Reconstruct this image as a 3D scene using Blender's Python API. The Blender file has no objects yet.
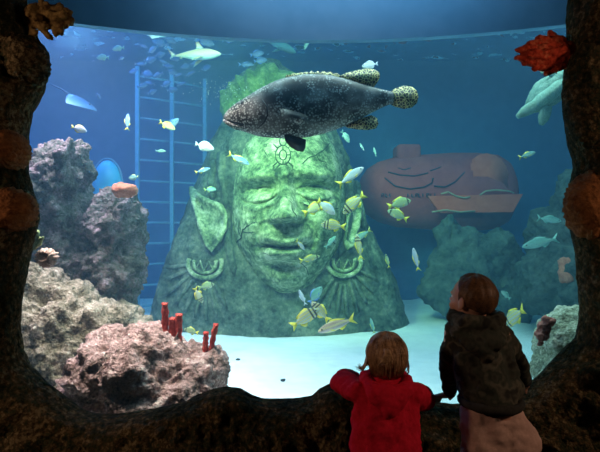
import bpy, bmesh, math, random
from mathutils import Vector, Matrix, noise, Euler
random.seed(7)
sc = bpy.context.scene
COL = sc.collection
F = 500.0
CAMZ = 1.4
V = Vector

def P(px, py, Y):
    """pixel of the 600x452 photograph at distance Y -> world point"""
    return V(((px-300)/F*Y, Y, CAMZ-(py-226)/F*Y))

# ------------------------------------------------------------------ helpers
def tag(o, label=None, cat=None, group=None, kind=None):
    if label: o['label'] = label
    if cat: o['category'] = cat
    if group: o['group'] = group
    if kind: o['kind'] = kind
    return o

def mesh_from(bm, name, smooth=True):
    me = bpy.data.meshes.new(name)
    bm.normal_update(); bm.to_mesh(me); bm.free()
    if smooth:
        for p in me.polygons: p.use_smooth = True
    return me

def link(name, me, mat, parent=None):
    o = bpy.data.objects.new(name, me); COL.objects.link(o)
    if mat is not None and len(me.materials) == 0: me.materials.append(mat)
    if parent is not None: o.parent = parent
    return o

def obj(name, bm, mat, parent=None, smooth=True):
    return link(name, mesh_from(bm, name, smooth), mat, parent)

def empty(name, loc=(0, 0, 0)):
    o = bpy.data.objects.new(name, None); COL.objects.link(o); o.location = loc
    return o

def add_box(bm, lo, hi, rot=None, bevel=0.0):
    lo = V(lo); hi = V(hi)
    r = bmesh.ops.create_cube(bm, size=1.0)
    vs = r['verts']
    for v in vs:
        v.co = V((lo[i]+(v.co[i]+.5)*(hi[i]-lo[i]) for i in range(3)))
    if bevel:
        es = list({e for v in vs for e in v.link_edges})
        bmesh.ops.bevel(bm, geom=es, offset=bevel, segments=2, affect='EDGES', profile=.5)

def add_ell(bm, c, r, rot=None, seg=20, rings=12):
    m = Matrix.Translation(V(c))
    if rot is not None: m = m @ rot.to_4x4()
    m = m @ Matrix.Diagonal((r[0], r[1], r[2], 1))
    return bmesh.ops.create_uvsphere(bm, u_segments=seg, v_segments=rings, radius=1, matrix=m)['verts']

def add_tube(bm, pts, radii, seg=10, caps=True, flat=1.0, flat_axis=None):
    """one swept tube through pts with a radius per point"""
    pts = [V(p) for p in pts]; n = len(pts)
    if not hasattr(radii, '__len__'): radii = [radii]*n
    rings = []
    t0 = (pts[1]-pts[0]).normalized()
    up = V((0, 0, 1)) if abs(t0.z) < .9 else V((1, 0, 0))
    if flat_axis is not None: up = V(flat_axis)
    for i, p in enumerate(pts):
        t = (pts[min(i+1, n-1)]-pts[max(i-1, 0)]).normalized()
        a = up - t*up.dot(t)
        if a.length < 1e-4: a = t.orthogonal()
        a.normalize(); b = t.cross(a)
        if flat_axis is None: up = a
        rings.append([bm.verts.new(p + a*(math.cos(q)*radii[i]*flat) + b*(math.sin(q)*radii[i]))
                      for q in [2*math.pi*k/seg for k in range(seg)]])
    for i in range(n-1):
        for k in range(seg):
            bm.faces.new((rings[i][k], rings[i][(k+1) % seg], rings[i+1][(k+1) % seg], rings[i+1][k]))
    if caps:
        bm.faces.new(list(reversed(rings[0]))); bm.faces.new(rings[-1])

def add_caps(bm, pts, radii, seg=14):
    """tapered capsules through pts (to be fused)"""
    pts = [V(p) for p in pts]
    for p, r in zip(pts, radii): add_ell(bm, p, (r, r, r), seg=seg, rings=10)
    for i in range(len(pts)-1):
        d = pts[i+1]-pts[i]
        if d.length < 1e-5: continue
        q = V((0, 0, 1)).rotation_difference(d)
        m = Matrix.Translation((pts[i]+pts[i+1])/2) @ q.to_matrix().to_4x4()
        bmesh.ops.create_cone(bm, cap_ends=True, segments=seg, radius1=radii[i], radius2=radii[i+1], depth=d.length, matrix=m)

def fuse(bm, voxel, smooth=4, fac=.5):
    """union of overlapping closed shells into one continuous surface; gives a bmesh back"""
    me = bpy.data.meshes.new('tmp'); bm.to_mesh(me); bm.free()
    o = bpy.data.objects.new('tmp', me); COL.objects.link(o)
    m = o.modifiers.new('r', 'REMESH'); m.mode = 'VOXEL'; m.voxel_size = voxel
    if smooth:
        s = o.modifiers.new('s', 'SMOOTH'); s.iterations = smooth; s.factor = fac
    dg = bpy.context.evaluated_depsgraph_get()
    e = o.evaluated_get(dg)
    nb = bmesh.new(); nb.from_mesh(e.to_mesh()); e.to_mesh_clear()
    bpy.data.objects.remove(o); bpy.data.meshes.remove(me)
    nb.normal_update()
    return nb

def fr(p, f, H=.9, oct=5):
    return noise.fractal(p*f, H, 2.1, oct)

def rough(bm, *layers, pits=None, seed=0.0):
    """push vertices along their normals by noise layers (freq, amp)"""
    off = V((seed*3.1, seed*7.7, seed*1.3))
    bm.normal_update()
    mv = []
    for v in bm.verts:
        p = v.co+off; d = 0
        for f, a in layers: d += a*fr(p, f)
        if pits:
            w = noise.voronoi(p*pits[0])[0]
            d += pits[1]*(.45-min(w[0], .9))
        mv.append(v.co+v.normal*d)
    for v, c in zip(bm.verts, mv): v.co = c
    bm.normal_update()
    return bm

def lerp(a, b, t): return a+(b-a)*t
def sstep(a, b, x):
    t = max(0, min(1, (x-a)/(b-a))); return t*t*(3-2*t)
def interp(tab, x):
    if x <= tab[0][0]: return tab[0][1:]
    for (p, q) in zip(tab, tab[1:]):
        if x <= q[0]:
            t = (x-p[0])/(q[0]-p[0]); return [lerp(a, b, t) for a, b in zip(p[1:], q[1:])]
    return tab[-1][1:]
def g2(u, v, cu, cv, ru, rv): return math.exp(-((u-cu)/ru)**2-((v-cv)/rv)**2)

# ------------------------------------------------------------------ materials
def new_mat(name):
    m = bpy.data.materials.new(name); m.use_nodes = True
    nt = m.node_tree; return m, nt, nt.nodes, nt.links, nt.nodes['Principled BSDF']

def ramp(nodes, stops):
    r = nodes.new('ShaderNodeValToRGB')
    e = r.color_ramp.elements
    while len(e) < len(stops): e.new(.5)
    for x, (p, c) in zip(e, stops): x.position = p; x.color = (*c, 1)
    return r

def stone(name, stops, scale=6, bump=.5, bscale=30, roughness=.9, detail=8, spec=.2, bdist=.02, fine=.8):
    m, nt, N, L, B = new_mat(name)
    tc = N.new('ShaderNodeTexCoord')
    n = N.new('ShaderNodeTexNoise'); n.inputs['Scale'].default_value = scale; n.inputs['Detail'].default_value = detail
    n.inputs['Roughness'].default_value = .65
    L.new(tc.outputs['Object'], n.inputs['Vector'])
    nf = N.new('ShaderNodeTexNoise'); nf.inputs['Scale'].default_value = max(bscale, scale*4)*1.2; nf.inputs['Detail'].default_value = 5; nf.inputs['Roughness'].default_value = .7
    L.new(tc.outputs['Object'], nf.inputs['Vector'])
    mf = N.new('ShaderNodeMath'); mf.operation = 'SUBTRACT'; mf.inputs[1].default_value = .5; L.new(nf.outputs['Fac'], mf.inputs[0])
    ma = N.new('ShaderNodeMath'); ma.operation = 'MULTIPLY_ADD'; ma.inputs[1].default_value = fine; L.new(mf.outputs[0], ma.inputs[0]); L.new(n.outputs['Fac'], ma.inputs[2])
    r = ramp(N, stops); L.new(ma.outputs[0], r.inputs['Fac']); L.new(r.outputs['Color'], B.inputs['Base Color'])
    B.inputs['Roughness'].default_value = roughness; B.inputs['Specular IOR Level'].default_value = spec
    if bump:
        n2 = N.new('ShaderNodeTexNoise'); n2.inputs['Scale'].default_value = bscale; n2.inputs['Detail'].default_value = 6
        L.new(tc.outputs['Object'], n2.inputs['Vector'])
        b = N.new('ShaderNodeBump'); b.inputs['Strength'].default_value = bump; b.inputs['Distance'].default_value = bdist
        L.new(n2.outputs['Fac'], b.inputs['Height']); L.new(b.outputs['Normal'], B.inputs['Normal'])
    return m

def plain(name, c, roughness=.6, spec=.3, var=.25, scale=12):
    lo = tuple(x*(1-var) for x in c); hi = tuple(min(1, x*(1+var)) for x in c)
    return stone(name, [(.3, lo), (.7, hi)], scale=scale, bump=.15, bscale=scale*4, roughness=roughness, spec=spec, detail=4, bdist=.004)

def fish_skin(name, back, side, belly, bands=None, band_col=(.03, .03, .03), stripe=None, stripe_col=(.8, .7, .1)):
    back, side, belly = [tuple(x*.72 for x in c) for c in (back, side, belly)]
    m, nt, N, L, B = new_mat(name)
    tc = N.new('ShaderNodeTexCoord'); sp = N.new('ShaderNodeSeparateXYZ'); L.new(tc.outputs['Generated'], sp.inputs[0])
    r = ramp(N, [(.12, belly), (.5, side), (.85, back)]); L.new(sp.outputs['Z'], r.inputs['Fac'])
    col = r.outputs['Color']
    def mix(fac, c2):
        nonlocal col
        mx = N.new('ShaderNodeMix'); mx.data_type = 'RGBA'
        L.new(fac, mx.inputs[0]); L.new(col, mx.inputs[6]); mx.inputs[7].default_value = (*c2, 1); col = mx.outputs[2]
    if stripe:   # lengthwise stripes
        s = N.new('ShaderNodeMath'); s.operation = 'MULTIPLY'; s.inputs[1].default_value = stripe*6.283
        L.new(sp.outputs['Z'], s.inputs[0])
        c = N.new('ShaderNodeMath'); c.operation = 'SINE'; L.new(s.outputs[0], c.inputs[0])
        k = N.new('ShaderNodeMapRange'); k.inputs[1].default_value = .1; k.inputs[2].default_value = .6; k.inputs[4].default_value = .8
        L.new(c.outputs[0], k.inputs[0]); mix(k.outputs[0], stripe_col)
    for b0 in bands or []:
        s = N.new('ShaderNodeMath'); s.operation = 'SUBTRACT'; s.inputs[1].default_value = b0; L.new(sp.outputs['X'], s.inputs[0])
        a = N.new('ShaderNodeMath'); a.operation = 'ABSOLUTE'; L.new(s.outputs[0], a.inputs[0])
        k = N.new('ShaderNodeMapRange'); k.inputs[1].default_value = .045; k.inputs[2].default_value = .025; k.inputs[3].default_value = 0; k.inputs[4].default_value = .9
        L.new(a.outputs[0], k.inputs[0]); mix(k.outputs[0], band_col)
    L.new(col, B.inputs['Base Color']); B.inputs['Roughness'].default_value = .45; B.inputs['Specular IOR Level'].default_value = .4
    return m

M = {}
M['frame_rock'] = stone('dark_rockwork', [(.30, (.008, .014, .006)), (.46, (.035, .042, .017)), (.58, (.075, .048, .02)), (.74, (.20, .16, .08))], scale=4.2, bump=1, bscale=34, bdist=.05, fine=1.5)
M['frame_coral'] = stone('rust_coral', [(.3, (.10, .04, .014)), (.7, (.36, .15, .05))], scale=9, bump=.9, bscale=40, bdist=.02)
M['reef'] = stone('reef_rock', [(.30, (.09, .055, .045)), (.45, (.30, .19, .16)), (.56, (.46, .27, .25)), (.74, (.75, .60, .52))], scale=7, bump=1, bscale=38, bdist=.04)
M['reef_slope'] = stone('reef_rock_olive', [(.30, (.07, .06, .04)), (.46, (.24, .19, .13)), (.6, (.42, .32, .25)), (.76, (.64, .58, .46))], scale=6, bump=1, bscale=38, bdist=.04)
M['reef_dark'] = stone('reef_rock_purple', [(.30, (.025, .03, .022)), (.46, (.09, .095, .075)), (.6, (.19, .15, .15)), (.78, (.44, .33, .37))], scale=6, bump=1, bscale=34, bdist=.04)
M['reef_green'] = stone('reef_rock_green', [(.28, (.10, .12, .08)), (.5, (.36, .40, .27)), (.75, (.75, .74, .6))], scale=9, bump=1, bscale=40, bdist=.03)
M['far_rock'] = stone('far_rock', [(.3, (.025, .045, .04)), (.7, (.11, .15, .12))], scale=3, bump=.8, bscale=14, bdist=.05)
M['pink'] = stone('pink_coral', [(.3, (.42, .13, .07)), (.7, (.66, .28, .18))], scale=14, bump=.6, bscale=60)
M['anem'] = stone('pale_pink_sponge', [(.3, (.40, .2, .16)), (.7, (.85, .6, .52))], scale=18, bump=.6, bscale=70)
M['redtube'] = stone('red_sponge', [(.3, (.55, .05, .04)), (.7, (.85, .16, .12))], scale=24, bump=.8, bscale=80)
M['redcoral'] = stone('deep_red_coral', [(.3, (.35, .03, .015)), (.55, (.6, .07, .03)), (.8, (.75, .25, .12))], scale=9, bump=.8, bscale=50)
M['brcoral'] = stone('brown_coral', [(.3, (.08, .045, .016)), (.7, (.26, .18, .06))], scale=22, bump=.6, bscale=60)
M['greencoral'] = stone('green_coral', [(.3, (.18, .24, .10)), (.7, (.5, .55, .3))], scale=14, bump=.6, bscale=60)
M['crust'] = stone('red_crust', [(.3, (.3, .08, .06)), (.7, (.6, .25, .2))], scale=20, bump=.6, bscale=60)
M['sand'] = stone('white_sand', [(.3, (.74, .80, .80)), (.7, (.90, .94, .92))], scale=1.3, bump=.35, bscale=7, bdist=.03, spec=.1)
M['statue'] = stone('mossy_stone', [(.30, (.025, .05, .022)), (.44, (.12, .18, .085)), (.55, (.26, .34, .17)), (.70, (.56, .58, .38))], scale=3.6, bump=.8, bscale=16, bdist=.03)
M['statue_hair'] = stone('mossy_stone_grey', [(.30, (.022, .036, .024)), (.5, (.085, .12, .08)), (.72, (.23, .26, .18))], scale=3.4, bump=.9, bscale=9, bdist=.06)
M['statue_crown'] = stone('mossy_stone_green', [(.28, (.04, .09, .02)), (.5, (.12, .22, .06)), (.75, (.30, .40, .15))], scale=5, bump=.9, bscale=14, bdist=.05)
M['groove'] = plain('dark_groove', (.02, .04, .022), .95, .1)
M['tank_paint'] = stone('blue_tank_paint', [(.3, (.05, .13, .28)), (.7, (.07, .17, .34))], scale=.6, bump=.2, bscale=4)
M['header'] = stone('teal_blue_paint', [(.35, (.22, .50, .78)), (.65, (.27, .56, .85))], scale=1.5, bump=.05, bscale=8, roughness=.7)
M['grid'] = plain('blue_painted_steel', (.16, .38, .58), .6, .3, .1)
M['dome'] = plain('bright_blue_plastic', (.05, .5, .85), .4, .4, .08)
M['sub'] = stone('reflected_red', [(.3, (.34, .055, .07)), (.7, (.48, .09, .09))], scale=2, bump=.3, bscale=9)
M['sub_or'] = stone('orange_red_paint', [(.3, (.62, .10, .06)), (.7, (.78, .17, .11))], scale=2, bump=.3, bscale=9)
M['sub_streak'] = plain('pale_streak', (.42, .32, .2))
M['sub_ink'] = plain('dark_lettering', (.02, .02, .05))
M['room'] = plain('dark_room_paint', (.035, .035, .04), .9, .1)
M['roomfloor'] = plain('dark_carpet', (.03, .028, .028), .95, .05)
M['black'] = plain('black', (.008, .008, .008), .3, .5)
M['eye_white'] = plain('eye_white', (.75, .72, .68), .3, .5, .05)
M['skin'] = plain('skin', (.55, .31, .22), .55, .3, .08, 30)
M['hair_brown'] = stone('brown_hair', [(.3, (.045, .024, .012)), (.7, (.16, .085, .04))], scale=40, bump=.3, bscale=90, roughness=.5, spec=.3, bdist=.004)
M['hair_dark'] = stone('light_brown_hair', [(.3, (.19, .11, .055)), (.7, (.55, .35, .19))], scale=40, bump=.3, bscale=90, roughness=.5, spec=.3, bdist=.004)
M['hair_blond'] = plain('hair_ends', (.42, .27, .14), .5, .3, .3, 60)
M['redfleece'] = stone('red_fleece', [(.3, (.52, .008, .03)), (.7, (.72, .02, .05))], scale=14, bump=.6, bscale=60, roughness=.95, spec=.1, bdist=.006)
M['camo'] = stone('dark_camouflage_cotton', [(.36, (.020, .022, .019)), (.45, (.055, .06, .048)), (.52, (.035, .045, .036)), (.6, (.10, .10, .075)), (.68, (.028, .03, .026))], scale=11, bump=.4, bscale=70, roughness=.95, spec=.1, detail=2, bdist=.004, fine=.12)
M['camo_rib'] = plain('dark_rib_knit', (.035, .037, .033), .95, .1, .2, 40)
M['tan'] = stone('dusty_pink_sweatpants', [(.3, (.46, .31, .26)), (.7, (.60, .42, .35))], scale=10, bump=.4, bscale=80, roughness=.95, spec=.1, bdist=.004)
M['jeans'] = plain('dark_leggings', (.03, .03, .05), .9, .1)
M['shoe'] = plain('dark_shoes', (.03, .03, .035), .6, .3)
M['pebble'] = plain('dark_pebble', (.03, .04, .04), .8)

# ------------------------------------------------------------------ the water, glass and tank shell
TX, TY0, TY1, TZ = 5.6, 2.86, 9.6, 4.7
def boxobj(name, lo, hi, mat, kind='structure', bevel=0):
    bm = bmesh.new(); add_box(bm, lo, hi, bevel=bevel); o = obj(name, bm, mat, smooth=False); return tag(o, kind=kind)

m, nt, N, L, B = new_mat('sea_water')
N.remove(B)
vs = N.new('ShaderNodeVolumeScatter'); vs.inputs['Color'].default_value = (.30, .62, .95, 1); vs.inputs['Density'].default_value = .034; vs.inputs['Anisotropy'].default_value = 0.15
va = N.new('ShaderNodeVolumeAbsorption'); va.inputs['Color'].default_value = (.24, .82, .90, 1); va.inputs['Density'].default_value = .12
ad = N.new('ShaderNodeAddShader'); L.new(vs.outputs[0], ad.inputs[0]); L.new(va.outputs[0], ad.inputs[1])
L.new(ad.outputs[0], N['Material Output'].inputs['Volume'])
boxobj('water', (-TX-.05, TY0, -.2), (TX+.05, TY1+.05, TZ-.02), m)

m, nt, N, L, B = new_mat('acrylic_pane')
N.remove(B)
tr = N.new('ShaderNodeBsdfTransparent'); tr.inputs['Color'].default_value = (.97, .99, .99, 1)
gl = N.new('ShaderNodeBsdfGlossy'); gl.inputs['Roughness'].default_value = .02
mx = N.new('ShaderNodeMixShader'); fz = N.new('ShaderNodeFresnel'); fz.inputs['IOR'].default_value = 1.2
L.new(fz.outputs[0], mx.inputs[0]); L.new(tr.outputs[0], mx.inputs[1]); L.new(gl.outputs[0], mx.inputs[2])
L.new(mx.outputs[0], N['Material Output'].inputs['Surface'])
boxobj('window_1', (-2.0, 2.78, -.1), (2.1, 2.84, 2.95), m)

boxobj('wall_back', (-TX-.2, TY1, -.3), (TX+.2, TY1+.2, TZ), M['tank_paint'])
boxobj('wall_tank_left', (-TX-.2, 2.9, -.3), (-TX, TY1, TZ), M['tank_paint'])
boxobj('wall_tank_right', (TX, 2.9, -.3), (TX+.2, TY1, TZ), M['tank_paint'])
boxobj('ceiling_tank', (-TX-.2, 2.7, TZ+.3), (TX+.2, TY1+.2, TZ+.4), M['room'])
# front shell of the tank around the window
boxobj('wall_front_left', (-TX-.2, 2.7, -.3), (-2.0, 2.9, TZ+.3), M['room'])
boxobj('wall_front_right', (2.1, 2.7, -.3), (TX+.2, 2.9, TZ+.3), M['room'])
boxobj('wall_front_top', (-2.0, 2.7, 2.95), (2.1, 2.9, TZ+.3), M['room'])

# rippled water surface seen from below
bm = bmesh.new(); nx, ny = 260, 220
g = []
for j in range(ny+1):
    row = []
    for i in range(nx+1):
        x = lerp(-TX, TX, i/nx); y = lerp(2.9, TY1, j/ny)
        z = TZ-.12+.07*fr(V((x*1.4, y*2.6, 0)), 2.6, oct=4)
        row.append(bm.verts.new((x, y, z)))
    g.append(row)
for j in range(ny):
    for i in range(nx): bm.faces.new((g[j][i], g[j][i+1], g[j+1][i+1], g[j+1][i]))
m, nt, N, L, B = new_mat('water_surface')
B.inputs['Base Color'].default_value = (.55, .75, .95, 1); B.inputs['Metallic'].default_value = 1; B.inputs['Roughness'].default_value = .06
tag(obj('water_surface', bm, m), kind='structure')

# sand
def sand_z(x, y):
    return .05*fr(V((x, y, 0)), .7, oct=3)+.012*fr(V((x*1.2, y*3, 2)), 3, oct=2)
bm = bmesh.new(); nx, ny = 200, 130; g = []
for j in range(ny+1):
    row = []
    for i in range(nx+1):
        x = lerp(-TX+.02, TX-.02, i/nx); y = lerp(2.92, TY1-.02, j/ny); row.append(bm.verts.new((x, y, sand_z(x, y))))
    g.append(row)
for j in range(ny):
    for i in range(nx): bm.faces.new((g[j][i], g[j][i+1], g[j+1][i+1], g[j+1][i]))
ex = bmesh.ops.extrude_face_region(bm, geom=bm.faces[:])
for e in ex['geom']:
    if isinstance(e, bmesh.types.BMVert): e.co.z = -.15
bmesh.ops.recalc_face_normals(bm, faces=bm.faces[:])
tag(obj('sand_bed', bm, M['sand']), 'pale rippled sand spread over the whole tank bottom', 'sand', kind='stuff')

# curved header behind the top of the glass
bm = bmesh.new()
arc = []
for i in range(41):
    x = lerp(-2.6, 2.7, i/40); Yc = 3.32-.118*(x-.15)**2
    arc.append((x, Yc))
zh = CAMZ+(226-40)*3.32/F
prof = [(0, 0), (0, .75), (.06, .75), (.06, .0)]
rows = [[bm.verts.new((x, y+a, zh+b)) for a, b in prof] for x, y in arc]
for i in range(40):
    for k in range(4):
        bm.faces.new((rows[i][k], rows[i][(k+1) % 4], rows[i+1][(k+1) % 4], rows[i+1][k]))
bm.faces.new(rows[0]); bm.faces.new(list(reversed(rows[-1])))
bmesh.ops.recalc_face_normals(bm, faces=bm.faces[:])
h = tag(obj('trim_1', bm, M['header'], smooth=False), kind='structure')

# ------------------------------------------------------------------ visitors' room
boxobj('floor', (-2.8, -3.2, -.2), (2.8, 2.7, 0), M['roomfloor'])
boxobj('ceiling', (-2.8, -3.2, 3.0), (2.8, 2.7, 3.1), M['room'])
boxobj('wall_left', (-2.9, -3.2, 0), (-2.75, 2.7, 3.0), M['room'])
boxobj('wall_right', (2.75, -3.2, 0), (2.9, 2.7, 3.0), M['room'])
boxobj('wall_rear', (-2.8, -3.3, 0), (2.8, -3.15, 3.0), M['room'])

# rockwork surround: one continuous roll swept round the window
edge = [(22, -70), (24, -30), (26, 5), (38, 38), (43, 55), (45, 75), (41, 92), (33, 110), (28, 133), (27, 152), (28, 172), (32, 190), (37, 205), (38, 220),
        (33, 236), (30, 252), (26, 272), (22, 292), (20, 312), (19, 332), (21, 352), (29, 367), (44, 382), (63, 397), (78, 408), (92, 414), (112, 414), (132, 412),
        (152, 409), (168, 405), (185, 401), (198, 394), (213, 389), (226, 387), (240, 389), (251, 395), (262, 398.5), (280, 399), (300, 398), (312, 396), (319, 389),
        (330, 384), (345, 383), (360, 388), (385, 393), (410, 396), (435, 401), (455, 404), (480, 404), (505, 401), (522, 393), (535, 381), (549, 366), (563, 352), (577, 338),
        (581, 318), (580, 295), (578, 262), (574, 242), (570, 226), (566, 211), (567, 195), (571, 180), (575, 166), (571, 150), (567, 130), (565, 100), (565, 75), (567, 45), (569, 5), (571, -30), (573, -70)]
Y0 = 2.45
W = [P(a, b, Y0) for a, b in edge]
# resample
seglen = [0]
for a, b in zip(W, W[1:]): seglen.append(seglen[-1]+(b-a).length)
NS = 620; C = []
k = 0
for i in range(NS+1):
    s = seglen[-1]*i/NS
    while k < len(W)-2 and seglen[k+1] < s: k += 1
    t = (s-seglen[k])/(seglen[k+1]-seglen[k]); C.append(W[k].lerp(W[k+1], t))
nrm = []
for i in range(NS+1):
    d = C[min(i+10, NS)]-C[max(i-10, 0)]
    n = V((d.z, 0, -d.x)).normalized()
    c = V((0, Y0, 1.3))
    nrm.append(n)
# widely smoothed normals so the far part of the roll does not fold
def smn(i, w):
    s = V((0, 0, 0))
    for q in range(-w, w+1): s += nrm[min(max(i+q, 0), NS)]
    return s.normalized()
if nrm[0].x > 0: nrm = [-n for n in nrm]
sec = [(.55, 3.0), (.34, 2.9), (.22, 2.78), (.12, 2.64), (.04, 2.54), (.012, 2.49), (0, 2.45), (.0, 2.40), (.008, 2.35), (.03, 2.30), (.06, 2.265), (.10, 2.24), (.15, 2.22), (.21, 2.205), (.28, 2.195), (.36, 2.19), (.46, 2.185), (.6, 2.18), (.8, 2.18), (1.1, 2.18), (1.1, 3.0)]
fine = []
for a, b in zip(sec[:-1], sec[1:-1]):
    for q in range(4): fine.append((lerp(a[0], b[0], q/4), lerp(a[1], b[1], q/4)))
fine += [sec[-2], sec[-1]]
bm = bmesh.new(); rows = []
for i, c in enumerate(C):
    n1 = smn(i, 6); n2 = smn(i, 60); row = []
    for o, y in fine:
        n = n1.lerp(n2, min(1, o/.25)).normalized()
        p = V((c.x, y, c.z))+n*o
        d = .055*fr(p, 2.6)+.04*fr(p, 7)+.035*fr(p, 17, oct=4)
        w = sstep(0, .12, o)*.8+.25
        ny = V((0, -1, 0)) if y < 2.45 else V((0, 0, 0))
        p += (n*(-.35)+ny)*d*w*(1.2 if c.z > .75 else .75)
        if p.z < 0: p.z = 0
        row.append(bm.verts.new(p))
    rows.append(row)
m_ = len(fine)
for i in range(NS):
    for k in range(m_-1): bm.faces.new((rows[i][k], rows[i+1][k], rows[i+1][k+1], rows[i][k+1]))
    bm.faces.new((rows[i][m_-1], rows[i+1][m_-1], rows[i+1][0], rows[i][0]))
bm.faces.new(list(reversed(rows[0]))); bm.faces.new(rows[-1])
bmesh.ops.recalc_face_normals(bm, faces=bm.faces[:])
wall_front = tag(obj('wall_front', bm, M['frame_rock']), kind='structure')
# coral heads grown into the pillars
for (px, py, rx, ry, Y, s) in [(12, 210, 23, 22, 2.33, 1), (10, 150, 15, 20, 2.34, 2), (26, 62, 21, 26, 2.36, 3), (590, 205, 24, 34, 2.36, 4), (592, 95, 27, 55, 2.34, 5)]:
    bm = bmesh.new(); k = Y/F
    c = P(px, py, Y)
    add_ell(bm, c, (rx*k, .13, ry*k), seg=56, rings=36)
    for v in bm.verts:
        d = v.co-c; a = math.atan2(d.z, d.x); r = math.hypot(d.x/(rx*k), d.z/(ry*k))
        v.co += d.normalized()*(.006*math.sin(a*22+5*noise.noise(d*14))*min(1, r*2)+.012*fr(v.co, 9))
    obj('coral_head', bm, M['frame_coral'] if s in (1, 2, 4) else M['frame_rock'], wall_front)

# brown knobbly coral at the top of the left pillar
bm = bmesh.new()
tips = [(70, 12, 2.36), (72, 20, 2.36), (66, 26, 2.35), (61, 33, 2.34), (49, 36, 2.34), (44, 30, 2.33), (34, 35, 2.34), (57, 22, 2.33), (52, 14, 2.32), (46, 5, 2.34), (60, 8, 2.35), (40, 18, 2.31), (64, 17, 2.32), (30, 12, 2.33), (36, 6, 2.33)]
for (a, b, Y) in tips:
    q = P(a, b, Y); r0 = P(26, 16, 2.40); mid = r0.lerp(q, .6)+V((0, -.01, .01))
    add_caps(bm, [r0, mid, q], [.02, .017, .013])
    for j in range(3):
        q2 = q+V((random.uniform(-.018, .018), random.uniform(-.02, .01), random.uniform(-.02, .02)))
        add_caps(bm, [mid.lerp(q, .5), q2], [.012, .0115])
bm = rough(fuse(bm, .006, 2), (30, .004))
tag(obj('branching_coral', bm, M['brcoral']), 'knobbly brown coral sprouting from the top of the left rock pillar', 'coral')
# red ragged coral on the right pillar
bm = bmesh.new()
root = P(569, 55, 2.42)
for (a, b, Y, r1) in [(517, 50, 2.4, .012), (516, 58, 2.39, .013), (523, 64, 2.4, .01), (528, 44, 2.41, .010), (536, 69, 2.4, .012), (540, 38, 2.41, .012), (546, 74, 2.41, .009), (551, 34, 2.42, .014), (556, 71, 2.42, .012), (530, 54, 2.37, .018), (545, 52, 2.36, .022)]:
    q = P(a, b, Y)
    add_caps(bm, [root.lerp(q, .1), root.lerp(q, .55)+V((0, -.015, 0)), q], [.05, .036, r1])
bm = rough(fuse(bm, .006, 2), (9, .012), (24, .008), (60, .004), seed=3)
tag(obj('plate_coral', bm, M['redcoral']), 'ragged deep red coral jutting left from the top of the right rock pillar', 'coral')

# ------------------------------------------------------------------ reef rocks in the tank
def rock(name, blobs, voxel, layers, mat, label, cat='rock', pits=None, seed=0, group=None, kind=None):
    bm = bmesh.new()
    for (px, py, rx, ry, Y, ry3) in blobs:
        k = Y/F; add_ell(bm, P(px, py, Y), (rx*k, ry3, ry*k), seg=28, rings=18)
    bm = fuse(bm, voxel, 3)
    rough(bm, *layers, pits=pits, seed=seed)
    return tag(obj(name, bm, mat), label, cat, group, kind)

rock('reef_slope', [(22, 325, 24, 52, 4.0, .4), (44, 320, 28, 54, 4.1, .45), (70, 338, 38, 58, 4.1, .5), (105, 352, 40, 54, 4.15, .5), (132, 366, 30, 48, 4.15, .4), (60, 380, 50, 60, 3.9, .4)],
     .020, [(2.2, .08), (6, .045), (15, .03), (36, .014)], M['reef_slope'], 'olive-brown pitted reef slope descending from the left pillar behind the pinkish mound', pits=(11, .04), seed=8)
rock('reef_mound', [(112, 378, 36, 42, 3.5, .4), (145, 380, 44, 48, 3.5, .45), (182, 386, 40, 42, 3.5, .4), (205, 392, 20, 42, 3.5, .3), (150, 400, 60, 46, 3.35, .3), (95, 402, 32, 34, 3.4, .3), (160, 364, 22, 20, 3.55, .25)],
     .018, [(2.4, .07), (6, .05), (15, .03), (36, .014)], M['reef'], 'pitted pinkish reef mound low at the left against the window, bearing red tube sponges', pits=(12, .045), seed=1)
rock('reef_tower', [(60, 188, 25, 46, 4.7, .4), (74, 165, 14, 27, 4.6, .3), (46, 188, 20, 34, 4.6, .35), (40, 240, 30, 66, 4.7, .45), (72, 260, 28, 76, 4.75, .4), (112, 240, 25, 50, 4.75, .4),
                     (121, 222, 17, 30, 4.65, .35), (115, 290, 18, 56, 4.75, .4), (80, 340, 44, 60, 4.9, .4), (126, 268, 11, 26, 4.65, .2)],
     .022, [(1.8, .09), (5, .06), (13, .04), (30, .018)], M['reef_dark'], 'tall two-topped dark purplish rock standing at the left behind the olive slope', pits=(9, .055), seed=2)
rock('reef_boulder', [(566, 350, 24, 38, 3.3, .3), (573, 330, 16, 22, 3.3, .25), (558, 372, 22, 30, 3.3, .25), (552, 350, 14, 26, 3.35, .2)],
     .016, [(4, .03), (12, .02), (30, .010)], M['reef_green'], 'pale green boulder beside the right pillar at the sill', pits=(14, .025), seed=3)
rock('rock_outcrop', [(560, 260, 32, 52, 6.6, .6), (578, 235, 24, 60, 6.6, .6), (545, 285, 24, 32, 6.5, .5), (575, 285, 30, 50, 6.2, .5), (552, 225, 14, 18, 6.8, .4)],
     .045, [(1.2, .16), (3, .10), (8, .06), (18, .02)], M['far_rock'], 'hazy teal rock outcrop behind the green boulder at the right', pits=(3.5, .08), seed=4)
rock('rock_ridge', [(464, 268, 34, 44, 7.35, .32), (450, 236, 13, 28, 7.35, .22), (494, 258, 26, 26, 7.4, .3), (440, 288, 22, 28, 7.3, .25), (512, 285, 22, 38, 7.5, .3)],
     .045, [(1.0, .13), (2.6, .09), (7, .05), (16, .02)], M['far_rock'], 'hazy peaked rock ridge standing in front of the red submarine', pits=(3, .07), seed=5)
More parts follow.
